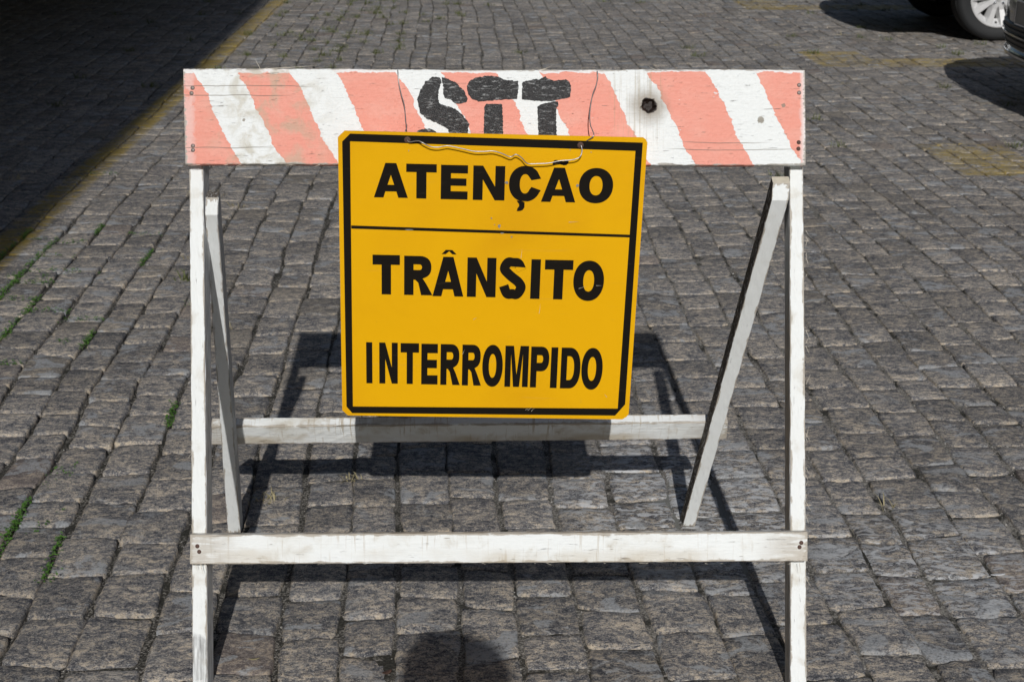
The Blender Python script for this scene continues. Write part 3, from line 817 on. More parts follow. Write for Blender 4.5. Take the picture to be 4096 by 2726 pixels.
# rear legs, racked to the left, with chamfered heads
NB = Vector((-0.0219, 0.9117, 0.4102)).normalized()
def rear_leg(tl, tr, bl, br, mats, side, ext):
    tl, tr, bl, br = map(Vector, (tl, tr, bl, br))
    ax = ((tl + tr) / 2 - (bl + br) / 2); L = ax.length; ax.normalize()
    wd = (tl - tr); wd = (wd - ax * wd.dot(ax)).normalized()
    ow = wd.cross(ax).normalized()
    if ow.dot(FWD) > 0: ow = -ow
    axes = (ax, ax.cross(ow) * -1, ow)
    nb = -ow
    ch = 0.026
    T = L + ch
    def cf(t):
        a = t * T
        if a <= L:
            k = a / L; l, r, d0 = bl.lerp(tl, k), br.lerp(tr, k), 0.0
        else:
            l, r = tl + ax * (a - L), tr + ax * (a - L); d0 = 0.02 * (a - L) / ch
        low = -0.014 if t == 0 else 0
        fl_, fr_ = l + nb * d0, r + nb * d0
        bk = 0.04
        sh = -ax * 0.016 * max(0.0, 1 - a / 0.05)      # sole cut level
        return [fr_, fl_, l + nb * bk + sh, r + nb * bk + sh]
    ts = [0.0, 0.0012] + [k / 54 * L / T for k in range(1, 54)] + [(L - 0.001) / T, L / T, (L + 0.5 * ch) / T, 1.0]
    return plank('rear_leg', ts, cf, axes, (bl + br) / 2, mats, barricade, side_idx=side, nib=0.0013)
rear_leg((-0.5855, 2.6317, 0.8722), (-0.5607, 2.6317, 0.8722), (-0.6721, 3.0123, 0.0), (-0.6414, 3.0123, 0.0), [M_REAR, M_SIDE, M_BARE], (0, 1, 1, 1, 2), 0)
rear_leg((0.4940, 2.6411, 0.8982), (0.5271, 2.6411, 0.8982), (0.4071, 3.0470, 0.0), (0.4363, 3.0430, 0.0), [M_REAR, M_BARE, M_SPLINT], (0, 1, 1, 0, 2), 0)

# rear rail nailed behind the rear legs
fr_c = [Vector(v) for v in ((-0.7000, 2.9495, 0.2524), (-0.6720, 2.9225, 0.3084), (0.4861, 2.9502, 0.3073), (0.4880, 2.9730, 0.2568))]
offs = NB * 0.0012
axr = (fr_c[2] - fr_c[1]).normalized(); nor = -NB; wr = nor.cross(axr)
def rrail_c(t):
    lo = fr_c[0].lerp(fr_c[3], t) + offs; hi = fr_c[1].lerp(fr_c[2], t) + offs
    return [lo, hi, hi + NB * 0.027, lo + NB * 0.027]
rrail = plank('rear_rail', spans(1.16, 0.014), rrail_c, (axr, wr, nor), (fr_c[0] + fr_c[2]) / 2, [M_RAIL_B, M_SIDE], barricade, nib=0.0016)

# torn fibres on the arrises
def fibres(parent, items):
    b = MB()
    for (p, d, L, r) in items:
        p, d = Vector(p), Vector(d).normalized()
        k = Vector((random.gauss(0, 0.12), random.gauss(0, 0.12), random.gauss(0, 0.12))) * (0.15 if L > 0.08 else 1.0)
        b.tube([p, p + d * L * 0.35 + k * L * 0.15, p + d * L * 0.7 + k * L * 0.5, p + (d + k) * L], [r, r, r * 0.7, r * 0.15], 4)
    tag(b.build('splinters', M_SPLINT, parent), kind='stuff')
it = [((-0.43, 0.0898, -0.012), (1, 0.0, 0), 0.09, 0.0010), ((-0.44, 0.0900, -0.009), (1, 0.0, -0.05), 0.11, 0.0008), ((-0.445, 0.0903, -0.01), (-0.55, 1, 0.0), 0.028, 0.0005), ((-0.50, 0.0902, -0.006), (1, 0.02, 0), 0.16, 0.0008), ((-0.15, 0.0893, -0.008), (-1, 0.03, 0), 0.055, 0.0008)]
for _ in range(26): it.append(((random.uniform(-0.58, 0.58), -0.0898, -0.002), (random.choice((-1, 1)), -0.16, 0.1), random.uniform(0.005, 0.02), 0.00045))
for _ in range(22): it.append(((random.uniform(-0.58, 0.58), 0.0895, -0.003), (random.choice((-1, 1)), 0.12, 0.1), random.uniform(0.006, 0.03), 0.0005))
fibres(board, it)
it = []
for _ in range(26): it.append(((random.uniform(-0.58, 0.58), -0.0285, -0.002), (random.choice((-1, 1)), -0.25, 0.1), random.uniform(0.003, 0.010), 0.0004))
for x in (-0.575, -0.565, -0.558, -0.566, 0.57): it.append(((x, -0.0285, -0.004), (0.2, -1, 0.1), random.uniform(0.01, 0.02), 0.0006))
fibres(rail, it)
legs = [o for o in barricade.children if o.name.startswith('leg')]
for o, sgn in zip(legs, (1, -1)):
    it = []
    for _ in range(22): it.append(((random.uniform(0.1, 1.0), sgn * 0.0148, -0.003), (random.choice((-1, 1)), 0.35 * sgn, 0.15), random.uniform(0.006, 0.022), 0.0005))
    fibres(o, it)

# ------------------------------------------------------------------ hanging sign
SK = 0.985
SO = CAM + (Vector((-0.03493861, 2.65194078, 1.02323725)) - CAM) * SK
SM = Matrix(((0.9990227765, -0.0314342099, 0.0310706044), (0.0328766696, 0.9983508999, -0.0470595919), (-0.0295400848, 0.0480351022, 0.9984087401)))
# local frame of the sign: x right, y up its face, z towards the viewer
SR = Matrix((SM.col[0], SM.col[2], -SM.col[1])).transposed()
sign = tag(empty('road_sign', SO), 'yellow metal sign with black Portuguese lettering hanging from the striped board', 'sign')
sign.rotation_euler = SR.to_euler()
W2, SH, ch = 0.292 * SK, 0.5899 * SK, 0.0125
out = [(-W2 + ch, 0), (W2 - ch * 0.7, 0), (W2 - 0.003, -0.004), (W2, -ch * 0.75), (W2, -SH + ch), (W2 - 0.004, -SH + 0.006), (W2 - ch, -SH), (-W2 + ch * 0.9, -SH), (-W2, -SH + ch * 0.9), (-W2, -ch)]
flat_shape('panel', [out], M_SIGN, sign, Matrix.Translation((0, 0, -0.0009)), 0.0018)
ZT = Matrix.Translation((0, 0, 0.00035))
s = lambda l: [(x * SK, -y * SK) for x, y in l]
flat_shape('border', [s([(-0.269, 0.0052), (0.2832, 0.0099), (0.2833, 0.5556), (0.2643, 0.5811), (-0.2718, 0.584), (-0.2832, 0.5697), (-0.284, 0.0207)]),
                      s([(-0.2692, 0.0198), (0.2703, 0.0261), (0.2686, 0.5655), (-0.2702, 0.5695)])], M_VINYL, sign, ZT, 0.0005)
flat_shape('divider_line', [s([(-0.2690, 0.1855), (0.2700, 0.1931), (0.2700, 0.1984), (-0.2690, 0.1917)])], M_VINYL, sign, ZT, 0.0005)

def arc(cx, cy, rx, ry, a0, a1, n=28, e=1.0):
    o = []
    for k in range(n + 1):
        a = R(a0 + (a1 - a0) * k / n); c, si = math.cos(a), math.sin(a)
        o.append((cx + rx * math.copysign(abs(c) ** e, c), cy + ry * math.copysign(abs(si) ** e, si)))
    return o
def stroke_S(w, h, sw, bw):
    # centre line of an S with its weight
    x0, x1, x2 = sw * 0.5, w / 2, w - sw * 0.5
    hb = bw / 2; ym = h * 0.52
    pts = [(x2 + sw * 0.02, h * 0.70), (x2 - sw * 0.35, h * 0.865), (x1, h - hb), (x0 + sw * 0.35, h * 0.885), (x0 + sw * 0.02, h * 0.735), (x0 + sw * 0.45, h * 0.61), (x1, ym), (x2 - sw * 0.30, h * 0.41), (x2 + 0.0 * sw, h * 0.275), (x2 - sw * 0.4, h * 0.115), (x1, hb), (x0 + sw * 0.35, h * 0.125), (x0 - sw * 0.02, h * 0.315)]
    P = [Vector(p) for p in pts]; dense = []
    for k in range(len(P) - 1):
        p0, p1, p2, p3 = P[max(k - 1, 0)], P[k], P[k + 1], P[min(k + 2, len(P) - 1)]
        for j in range(8):
            t = j / 8
            dense.append(0.5 * ((2 * p1) + (p2 - p0) * t + (2 * p0 - 5 * p1 + 4 * p2 - p3) * t * t + (3 * p1 - p0 - 3 * p2 + p3) * t ** 3))
    dense.append(P[-1])
    L, Rr = [], []
    for k, p in enumerate(dense):
        d = (dense[min(k + 1, len(dense) - 1)] - dense[max(k - 1, 0)]).normalized(); nn = Vector((-d.y, d.x))
        wt = lerp(bw, sw * 1.02, abs(d.y)) / 2
        L.append(tuple(p + nn * wt)); Rr.append(tuple(p - nn * wt))
    return [L + Rr[::-1]]
def glyph(c, w, h, sw, bw):
    if c == 'I': return [[(0, 0), (w, 0), (w, h), (0, h)]]
    if c == 'T':
        m0, m1 = (w - sw) / 2, (w + sw) / 2
        return [[(m0, 0), (m1, 0), (m1, h - bw), (w, h - bw), (w, h), (0, h), (0, h - bw), (m0, h - bw)]]
    if c == 'E':
        y1 = h * 0.5 - bw * 0.42; y2 = y1 + bw * 0.9
        return [[(0, 0), (w, 0), (w, bw), (sw, bw), (sw, y1), (w * 0.95, y1), (w * 0.95, y2), (sw, y2), (sw, h - bw), (w, h - bw), (w, h), (0, h)]]
    if c == 'N':
        k = sw * 0.97
        return [[(0, 0), (k, 0), (k, h * 0.60), (w - k, 0), (w, 0), (w, h), (w - k, h), (w - k, h * 0.40), (k, h), (0, h)]]
    if c == 'M':
        k = sw * 0.95
        return [[(0, 0), (k, 0), (k, h * 0.80), (w / 2 - k * 0.52, 0), (w / 2 + k * 0.52, 0), (w - k, h * 0.80), (w - k, 0), (w, 0), (w, h), (w - k * 1.45, h), (w / 2, h * 0.30), (k * 1.45, h), (0, h)]]
    if c == 'A':
        a = sw * 0.54; yb, yt = h * 0.18, h * 0.37
        ed = lambda y, o: (w / 2 - a) * y / h + o
        i = sw * 0.93
        yc = h * 0.76
        x1 = ed(yt, i); x2 = ed(yb, i)
        ap = min(yc, h * (w / 2 - i) / (w / 2 - a))
        return [[(0, 0), (i * 1.02, 0), (x2, yb), (w - x2, yb), (w - i * 1.02, 0), (w, 0), (w / 2 + a, h), (w / 2 - a, h)], [(x1, yt), (w - x1, yt), (w / 2, ap)]]
    if c == 'O':
        return [arc(w / 2, h / 2, w / 2, h / 2, 0, 360, 60, 0.94)[:-1], arc(w / 2, h / 2, w / 2 - sw * 1.06, h / 2 - bw * 0.98, 0, 360, 60, 0.92)[:-1]]
    if c == 'C':
        o = arc(w / 2, h / 2, w / 2, h / 2, 38, 338, 60, 0.94)
        i = arc(w / 2, h / 2, w / 2 - sw * 1.08, h / 2 - bw, 330, 42, 48, 0.92)
        o[0] = (w * 0.99, h * 0.655 + 0.0); o[-1] = (w * 0.995, h * 0.325)
        i[0] = (w * 0.70, h * 0.415); i[-1] = (w * 0.695, h * 0.605)
        return [o + i]
    if c == 'P':
        ym = h * 0.40; rh = (h - ym) / 2; cx_ = w - rh if w - rh > sw else w * 0.5
        o = [(0, 0), (sw, 0), (sw, ym)] + arc(w * 0.55, ym + rh, w * 0.45, rh, -90, 90, 26, 0.85) + [(0, h)]
        ri = rh - bw * 0.92
        i = [(sw, ym + bw * 0.92)] + arc(w * 0.55, ym + rh, w * 0.45 - sw, ri, -90, 90, 22, 0.85) + [(sw, h - bw * 0.92)]
        return [o, i]
    if c == 'R':
        ym = h * 0.43; rh = (h - ym) / 2; wb = w * 0.97
        bowl = arc(wb * 0.55, ym + rh, wb * 0.45, rh, -62, 90, 26, 0.85)
        o = [(0, 0), (sw, 0), (sw, ym - bw * 0.15), (sw * 1.18, ym - bw * 0.15), (sw * 1.5, ym - bw * 0.45), (w - sw * 1.16, 0), (w + sw * 0.05, 0), (w * 0.80, h * 0.28), (w * 0.70, h * 0.39), (w * 0.66, ym - bw * 0.02)] + bowl + [(0, h)]
        ri = rh - bw * 0.86
        i = [(sw, ym + bw * 0.86)] + arc(wb * 0.55, ym + rh, wb * 0.45 - sw, ri, -90, 90, 22, 0.85) + [(sw, h - bw * 0.86)]
        return [o, i]
    if c == 'D':
        o = [(0, 0)] + arc(w * 0.42, h / 2, w * 0.58, h / 2, -90, 90, 36, 0.86) + [(0, h)]
        i = [(sw, bw * 0.92)] + arc(w * 0.42, h / 2, w * 0.58 - sw * 1.04, h / 2 - bw * 0.92, -90, 90, 32, 0.84) + [(sw, h - bw * 0.92)]
        return [o, i]
    if c == 'S': return stroke_S(w, h, sw, bw)
def letters(lst, sw, bw):
    for c, x0, y0, x1, y1 in lst:
        base = c[0]
        lp = glyph(base, (x1 - x0) * SK, (y1 - y0) * SK, sw * SK, bw * SK)
        extra = []
        if c == 'C_': # cedilla
            extra = [[(0.0487, 0.1500), (0.0500, 0.1440), (0.0530, 0.1400), (0.0525, 0.1355), (0.0490, 0.1310), (0.0478, 0.1290), (0.0570, 0.1295), (0.0605, 0.1320), (0.0632, 0.1320), (0.0634, 0.1420), (0.0600, 0.1475), (0.0550, 0.1495)]]
        if c == 'A~':
            extra = [[(0.1140, 0.0569), (0.1142, 0.0520), (0.1165, 0.0483), (0.1205, 0.0472), (0.1290, 0.0492), (0.1345, 0.0497), (0.1385, 0.0487), (0.1400, 0.0472), (0.1445, 0.0472), (0.1440, 0.0530), (0.1405, 0.0565), (0.1360, 0.0573), (0.1270, 0.0552), (0.1215, 0.0545), (0.1190, 0.0555), (0.1180, 0.0569)]]
        if c == 'A^':
            extra = [[(-0.0945, 0.2400), (-0.0865, 0.2312), (-0.0738, 0.2315), (-0.0656, 0.2402), (-0.0736, 0.2400), (-0.0800, 0.2338), (-0.0865, 0.2398)]]
        loops = [[(x + x0 * SK, y - y1 * SK) for x, y in l] for l in lp] + [s(l) for l in extra]
        flat_shape('letter', loops, M_VINYL, sign, ZT, 0.0005)
letters([('A', -0.2251, 0.0602, -0.1605, 0.1281), ('T', -0.1637, 0.0608, -0.1058, 0.1286), ('E', -0.0978, 0.0615, -0.0464, 0.1290), ('N', -0.0364, 0.0615, 0.0243, 0.1292), ('C_', 0.0322, 0.0602, 0.0938, 0.1305), ('A~', 0.0945, 0.0622, 0.1606, 0.1301), ('O', 0.1662, 0.0612, 0.2318, 0.1310)], 0.0192, 0.0160)
letters([('T', -0.2285, 0.2440, -0.1754, 0.3256), ('R', -0.1672, 0.2449, -0.1125, 0.3259), ('A^', -0.1115, 0.2456, -0.0509, 0.3274), ('N', -0.0440, 0.2459, 0.0125, 0.3276), ('S', 0.0193, 0.2452, 0.0712, 0.3298), ('I', 0.0808, 0.2472, 0.0994, 0.3294), ('T', 0.1076, 0.2476, 0.1632, 0.3296), ('O', 0.1647, 0.2478, 0.2250, 0.3318)], 0.0184, 0.0200)
letters([('I', -0.2425, 0.4280, -0.2303, 0.5172), ('N', -0.2165, 0.4282, -0.1795, 0.5172), ('T', -0.1738, 0.4287, -0.1371, 0.5174), ('E', -0.1325, 0.4293, -0.0995, 0.5177), ('R', -0.0940, 0.4294, -0.0552, 0.5182), ('R', -0.0505, 0.4298, -0.0125, 0.5187), ('O', -0.0100, 0.4292, 0.0311, 0.5207), ('M', 0.0355, 0.4306, 0.0828, 0.5203), ('P', 0.0872, 0.4315, 0.1242, 0.5208), ('I', 0.1278, 0.4324, 0.1415, 0.5215), ('D', 0.1482, 0.4326, 0.1878, 0.5219), ('O', 0.1899, 0.4323, 0.2328, 0.5240)], 0.0124, 0.0200)
def chip(x, y, rx, ry):
    return [(x * SK + rx * math.cos(a) * random.uniform(0.6, 1.2), -y * SK + ry * math.sin(a) * random.uniform(0.6, 1.2)) for a in [k * 0.63 for k in range(10)]]
tag(flat_shape('paint_chips', [chip(0.0277, 0.0935, 0.0042, 0.0026), chip(0.1636, 0.0962, 0.0030, 0.0034), chip(0.0005, 0.1652, 0.0014, 0.0018), chip(0.0160, 0.1805, 0.0026, 0.0042), chip(0.0405, 0.2020, 0.0020, 0.0018), chip(0.0068, 0.178, 0.0012, 0.0008), chip(0.186, 0.0305, 0.0012, 0.0009), chip(-0.159, 0.0352, 0.0006, 0.0022), chip(0.146, 0.0265, 0.0006, 0.0022), chip(-0.158, 0.1917, 0.0075, 0.0010), chip(0.0215, 0.1948, 0.0035, 0.0010)], M_ALU, sign, Matrix.Translation((0, 0, 0.00075)), 0.0003), kind='stuff')
scr = []
for (x, y, a, l) in [(0.085, 0.572, 40, 0.012), (0.092, 0.574, 50, 0.010), (0.080, 0.571, 30, 0.008), (0.176, 0.306, 20, 0.016), (0.210, 0.299, 0, 0.012), (-0.05, 0.45, 70, 0.012), (0.10, 0.36, 85, 0.02), (0.245, 0.54, 130, 0.01), (-0.03, 0.375, 30, 0.008), (0.15, 0.17, 5, 0.02), (0.06, 0.245, 85, 0.02)]:
    d = (math.cos(R(a)), math.sin(R(a))); k = 0.00035
    scr.append([(x * SK - d[1] * k, -y * SK + d[0] * k), (x * SK + d[0] * l, -y * SK + d[1] * l), (x * SK + d[1] * k, -y * SK - d[0] * k)])
tag(flat_shape('scratches', scr, M_SPLINT, sign, Matrix.Translation((0, 0, 0.0011)), 0.0002), kind='stuff')
for hx, hy in ((-0.1617, 0.0146), (0.1652, 0.0173)):
    b = MB(); b.lathe([(0.0001, 0.0012), (0.003, 0.0013), (0.0052, 0.0011), (0.0066, 0.0002)], (hx * SK, -hy * SK, 0), 'Z', 12)
    b.build('hole_rim', M_RUST, sign, True)

# steel wire that carries the sign
wl = [(-0.2162, 0.5095), (-0.2144, 0.4873), (-0.2097, 0.4664), (-0.2045, 0.4481), (-0.2024, 0.4298), (-0.2013, 0.4141), (-0.1993, 0.4037), (-0.2019, 0.3958)]
wr_ = [(0.1615, 0.5087), (0.1623, 0.4977), (0.1589, 0.4821), (0.1536, 0.469), (0.1497, 0.4507), (0.1471, 0.4272), (0.1484, 0.4089), (0.1523, 0.3984), (0.1536, 0.3867)]
ws = [(-0.1617, 0.0146), (-0.1576, 0.0173), (-0.1415, 0.0138), (-0.1321, 0.0167), (-0.1185, 0.023), (-0.1037, 0.0243), (-0.0875, 0.0212), (-0.074, 0.0228), (-0.0577, 0.026), (-0.036, 0.0305), (-0.017, 0.0304), (-0.0008, 0.0292), (0.0156, 0.0332), (0.0326, 0.0398), (0.0428, 0.0349), (0.0538, 0.0407), (0.0651, 0.0517), (0.0842, 0.0518), (0.1059, 0.0502), (0.1275, 0.0452), (0.1465, 0.0434), (0.16, 0.0397), (0.1665, 0.034), (0.168, 0.0242), (0.1657, 0.0165)]
sp_ = lambda x, y, z: SO + SR @ Vector((x * SK, -y * SK, z))
def drop(l):
    n = len(l); o = []
    for k, (x, y) in enumerate(l):
        z = BZ - 0.003 - 0.050 * (k / (n - 1)) ** 1.3; q = z / 2.6935
        o.append(fr(x * q, y * q, z))
    return o
pts = [fr(-0.2155, 0.485, S0 + 0.005), fr(-0.216, 0.512, S0 + 0.004), fr(-0.2165, 0.5165, S0 - 0.012)] + drop(wl)
pts += [sp_(-0.1617, 0.0146, -0.006)]
nws = len(ws)
for k, (x, y) in enumerate(ws):
    e = min(k, nws - 1 - k) / 3.0
    pts.append(sp_(x, y, 0.0022 + 0.0105 * min(1.0, e)))
pts += [sp_(0.1652, 0.0173, -0.006)] + drop(wr_)[::-1] + [fr(0.161, 0.5145, S0 - 0.012), fr(0.161, 0.511, S0 + 0.004), fr(0.1605, 0.48, S0 + 0.005)]
sm = []
for k in range(len(pts) - 1):
    p0, p1, p2, p3 = pts[max(k - 1, 0)], pts[k], pts[k + 1], pts[min(k + 2, len(pts) - 1)]
    for j in range(4):
        t = j / 4
        sm.append(0.5 * ((2 * p1) + (p2 - p0) * t * 0.9 + (2 * p0 - 5 * p1 + 4 * p2 - p3) * t * t * 0.9 + (3 * p1 - p0 - 3 * p2 + p3) * t ** 3 * 0.9) + p1 * 0 if False else p1.lerp(p2, t) if j == 0 else 0.5 * ((2 * p1) + (p2 - p0) * t + (2 * p0 - 5 * p1 + 4 * p2 - p3) * t * t + (3 * p1 - p0 - 3 * p2 + p3) * t ** 3))
sm.append(pts[-1])
b = MB(); b.tube(sm, 0.00105, 8)
tag(b.build('wire', M_WIRE, None, True), 'bent steel wire looped over the striped board to hold the sign', 'wire')

# ------------------------------------------------------------------ cars
M_SILVER = simple('silver_car_paint', (0.62, 0.63, 0.64), 0.28, 0.25, 0.03, 3, 0.6)
M_BLACK = simple('black_car_paint', (0.012, 0.014, 0.02), 0.18, 0.0, 0.2, 3, 0.8)
M_PLASTIC = simple('black_plastic', (0.012, 0.012, 0.013), 0.5)
M_GLASS = simple('tinted_car_glass', (0.015, 0.018, 0.02), 0.05, 0, 0.1, 2, 0.5)
M_RUBBER = simple('tyre_rubber', (0.013, 0.014, 0.0152), 0.72, 0, 0.25, 60)
M_ALLOY = simple('silver_alloy', (0.66, 0.66, 0.66), 0.35, 0.3, 0.06, 20)
M_ALLOY_D = simple('shaded_wheel_well_metal', (0.05, 0.05, 0.05), 0.6, 0.3)
M_LAMP = simple('headlight_lens', (0.35, 0.36, 0.38), 0.08, 0.2, 0.1, 10, 0.8)
M_RED = simple('tail_light_lens', (0.35, 0.015, 0.012), 0.1, 0, 0.1, 10, 0.8)
M_CHROME = simple('chrome', (0.6, 0.62, 0.66), 0.12, 1.0, 0.03, 5)
M_PLATE = simple('grey_number_plate', (0.30, 0.30, 0.29), 0.45, 0.0, 0.05, 30)

def wheel(car, x, y, z, r, rr, sgn, rot):
    """A wheel part with tyre, rim and bolts below it; sgn -1 looks towards -y."""
    wd = 0.215
    b = MB()
    pr = [(rr, -0.5), (rr + 0.012, -0.5), (rr + 0.03, -0.54), (rr + 0.07, -0.56), (r - 0.03, -0.545), (r - 0.012, -0.49), (r - 0.003, -0.40), (r, -0.30)]
    for g in (-0.27, -0.09, 0.09, 0.27): pr += [(r, g - 0.035), (r - 0.007, g - 0.025), (r - 0.007, g + 0.025), (r, g + 0.035)]
    pr += [(r, 0.30), (r - 0.003, 0.40), (r - 0.03, 0.53), (rr + 0.05, 0.55), (rr, 0.5)]
    b.lathe([(a, o * wd) for a, o in pr], (0, 0, 0), 'Y', 64)
    tyre = b.build('wheel', M_RUBBER, car, True); tyre.location = (x, y, z)
    f = sgn * wd * 0.5
    rim = MB()
    rim.lathe([(rr + 0.004, f * 1.04), (rr - 0.004, f * 1.06), (rr - 0.012, f * 1.0), (rr - 0.018, f * 0.75), (rr - 0.022, f * 0.1), (rr - 0.03, -f)], (0, 0, 0), 'Y', 64)
    rim.lathe([(0.0005, f * 0.80), (0.028, f * 0.82), (0.034, f * 0.72), (0.075, f * 0.66), (0.082, f * 0.35)], (0, 0, 0), 'Y', 32)
    for k in range(5):
        for da in (-15.5, 15.5):
            a = R(rot + 72 * k + da)
            d = Vector((math.cos(a), 0, math.sin(a))); t = Vector((-math.sin(a), 0, math.cos(a))) * (1 if da > 0 else -1)
            sec = []
            for q, hw, dp, hi in ((0.05, 0.034, 0.55, 0.80), (0.10, 0.034, 0.32, 0.80), (rr * 0.72, 0.040, 0.35, 0.92), (rr * 0.9, 0.047, 0.5, 1.0), (rr - 0.004, 0.056, 0.6, 1.03)):
                c = d * q + t * (0.0 if q < 0.08 else 0.003)
                sec.append([c + t * hw + Vector((0, f * dp, 0)), c + t * hw * 0.45 + Vector((0, f * hi, 0)), c - t * hw * 0.55 + Vector((0, f * hi * 0.97, 0)), c - t * hw + Vector((0, f * dp, 0))])
            vs_ = [p for s_ in sec for p in s_]; fs = []
            for m in range(len(sec) - 1):
                for j in range(3): fs.append((m * 4 + j, m * 4 + j + 1, m * 4 + 5 + j, m * 4 + 4 + j))
            rim.add(vs_, fs)
        # bright wedge between the twin spokes at the rim
        a0 = rot + 72 * k
        vs_ = []
        for q, o in ((rr * 0.74, 0.50), (rr * 0.88, 0.74), (rr - 0.003, 0.98)):
            for da in (-13, -5, 5, 13):
                a = R(a0 + da); vs_.append((q * math.cos(a), f * o, q * math.sin(a)))
        rim.add(vs_, [(m * 4 + j, m * 4 + j + 1, m * 4 + 5 + j, m * 4 + 4 + j) for m in range(2) for j in range(3)])
        a0 = rot + 72 * k + 36
        vs_ = []
        for q, o in ((rr * 0.80, 0.55), (rr * 0.9, 0.78), (rr - 0.003, 0.98)):
            for da in (-21, -7, 7, 21):
                a = R(a0 + da); vs_.append((q * math.cos(a), f * o, q * math.sin(a)))
        rim.add(vs_, [(m * 4 + j, m * 4 + j + 1, m * 4 + 5 + j, m * 4 + 4 + j) for m in range(2) for j in range(3)])
    rim.build('rim', M_ALLOY, tyre, False)
    bk = MB(); bk.lathe([(0.001, -f * 0.1), (0.15, -f * 0.1), (0.15, -f * 0.35), (rr - 0.03, -f * 0.5)], (0, 0, 0), 'Y', 32)
    bk.build('brake_disc', M_ALLOY_D, tyre, True)
    for k in range(5):
        a = R(rot + 72 * k + 36)
        lb = MB(); lb.lathe([(0.0005, f * 0.92), (0.008, f * 0.90), (0.011, f * 0.84), (0.011, f * 0.55)], (0.055 * math.cos(a), 0, 0.055 * math.sin(a)), 'Y', 8)
        lb.build('wheel_bolt', M_CHROME, tyre, True)
    vh = MB(); a = R(rot); q = rr * 0.86
    vh.lathe([(0.0005, f * 0.78), (0.008, f * 0.78), (0.010, f * 0.70)], (q * math.cos(a), 0, q * math.sin(a)), 'Y', 10)
    vh.build('valve_cap', M_PLASTIC, tyre, True)
    return tyre

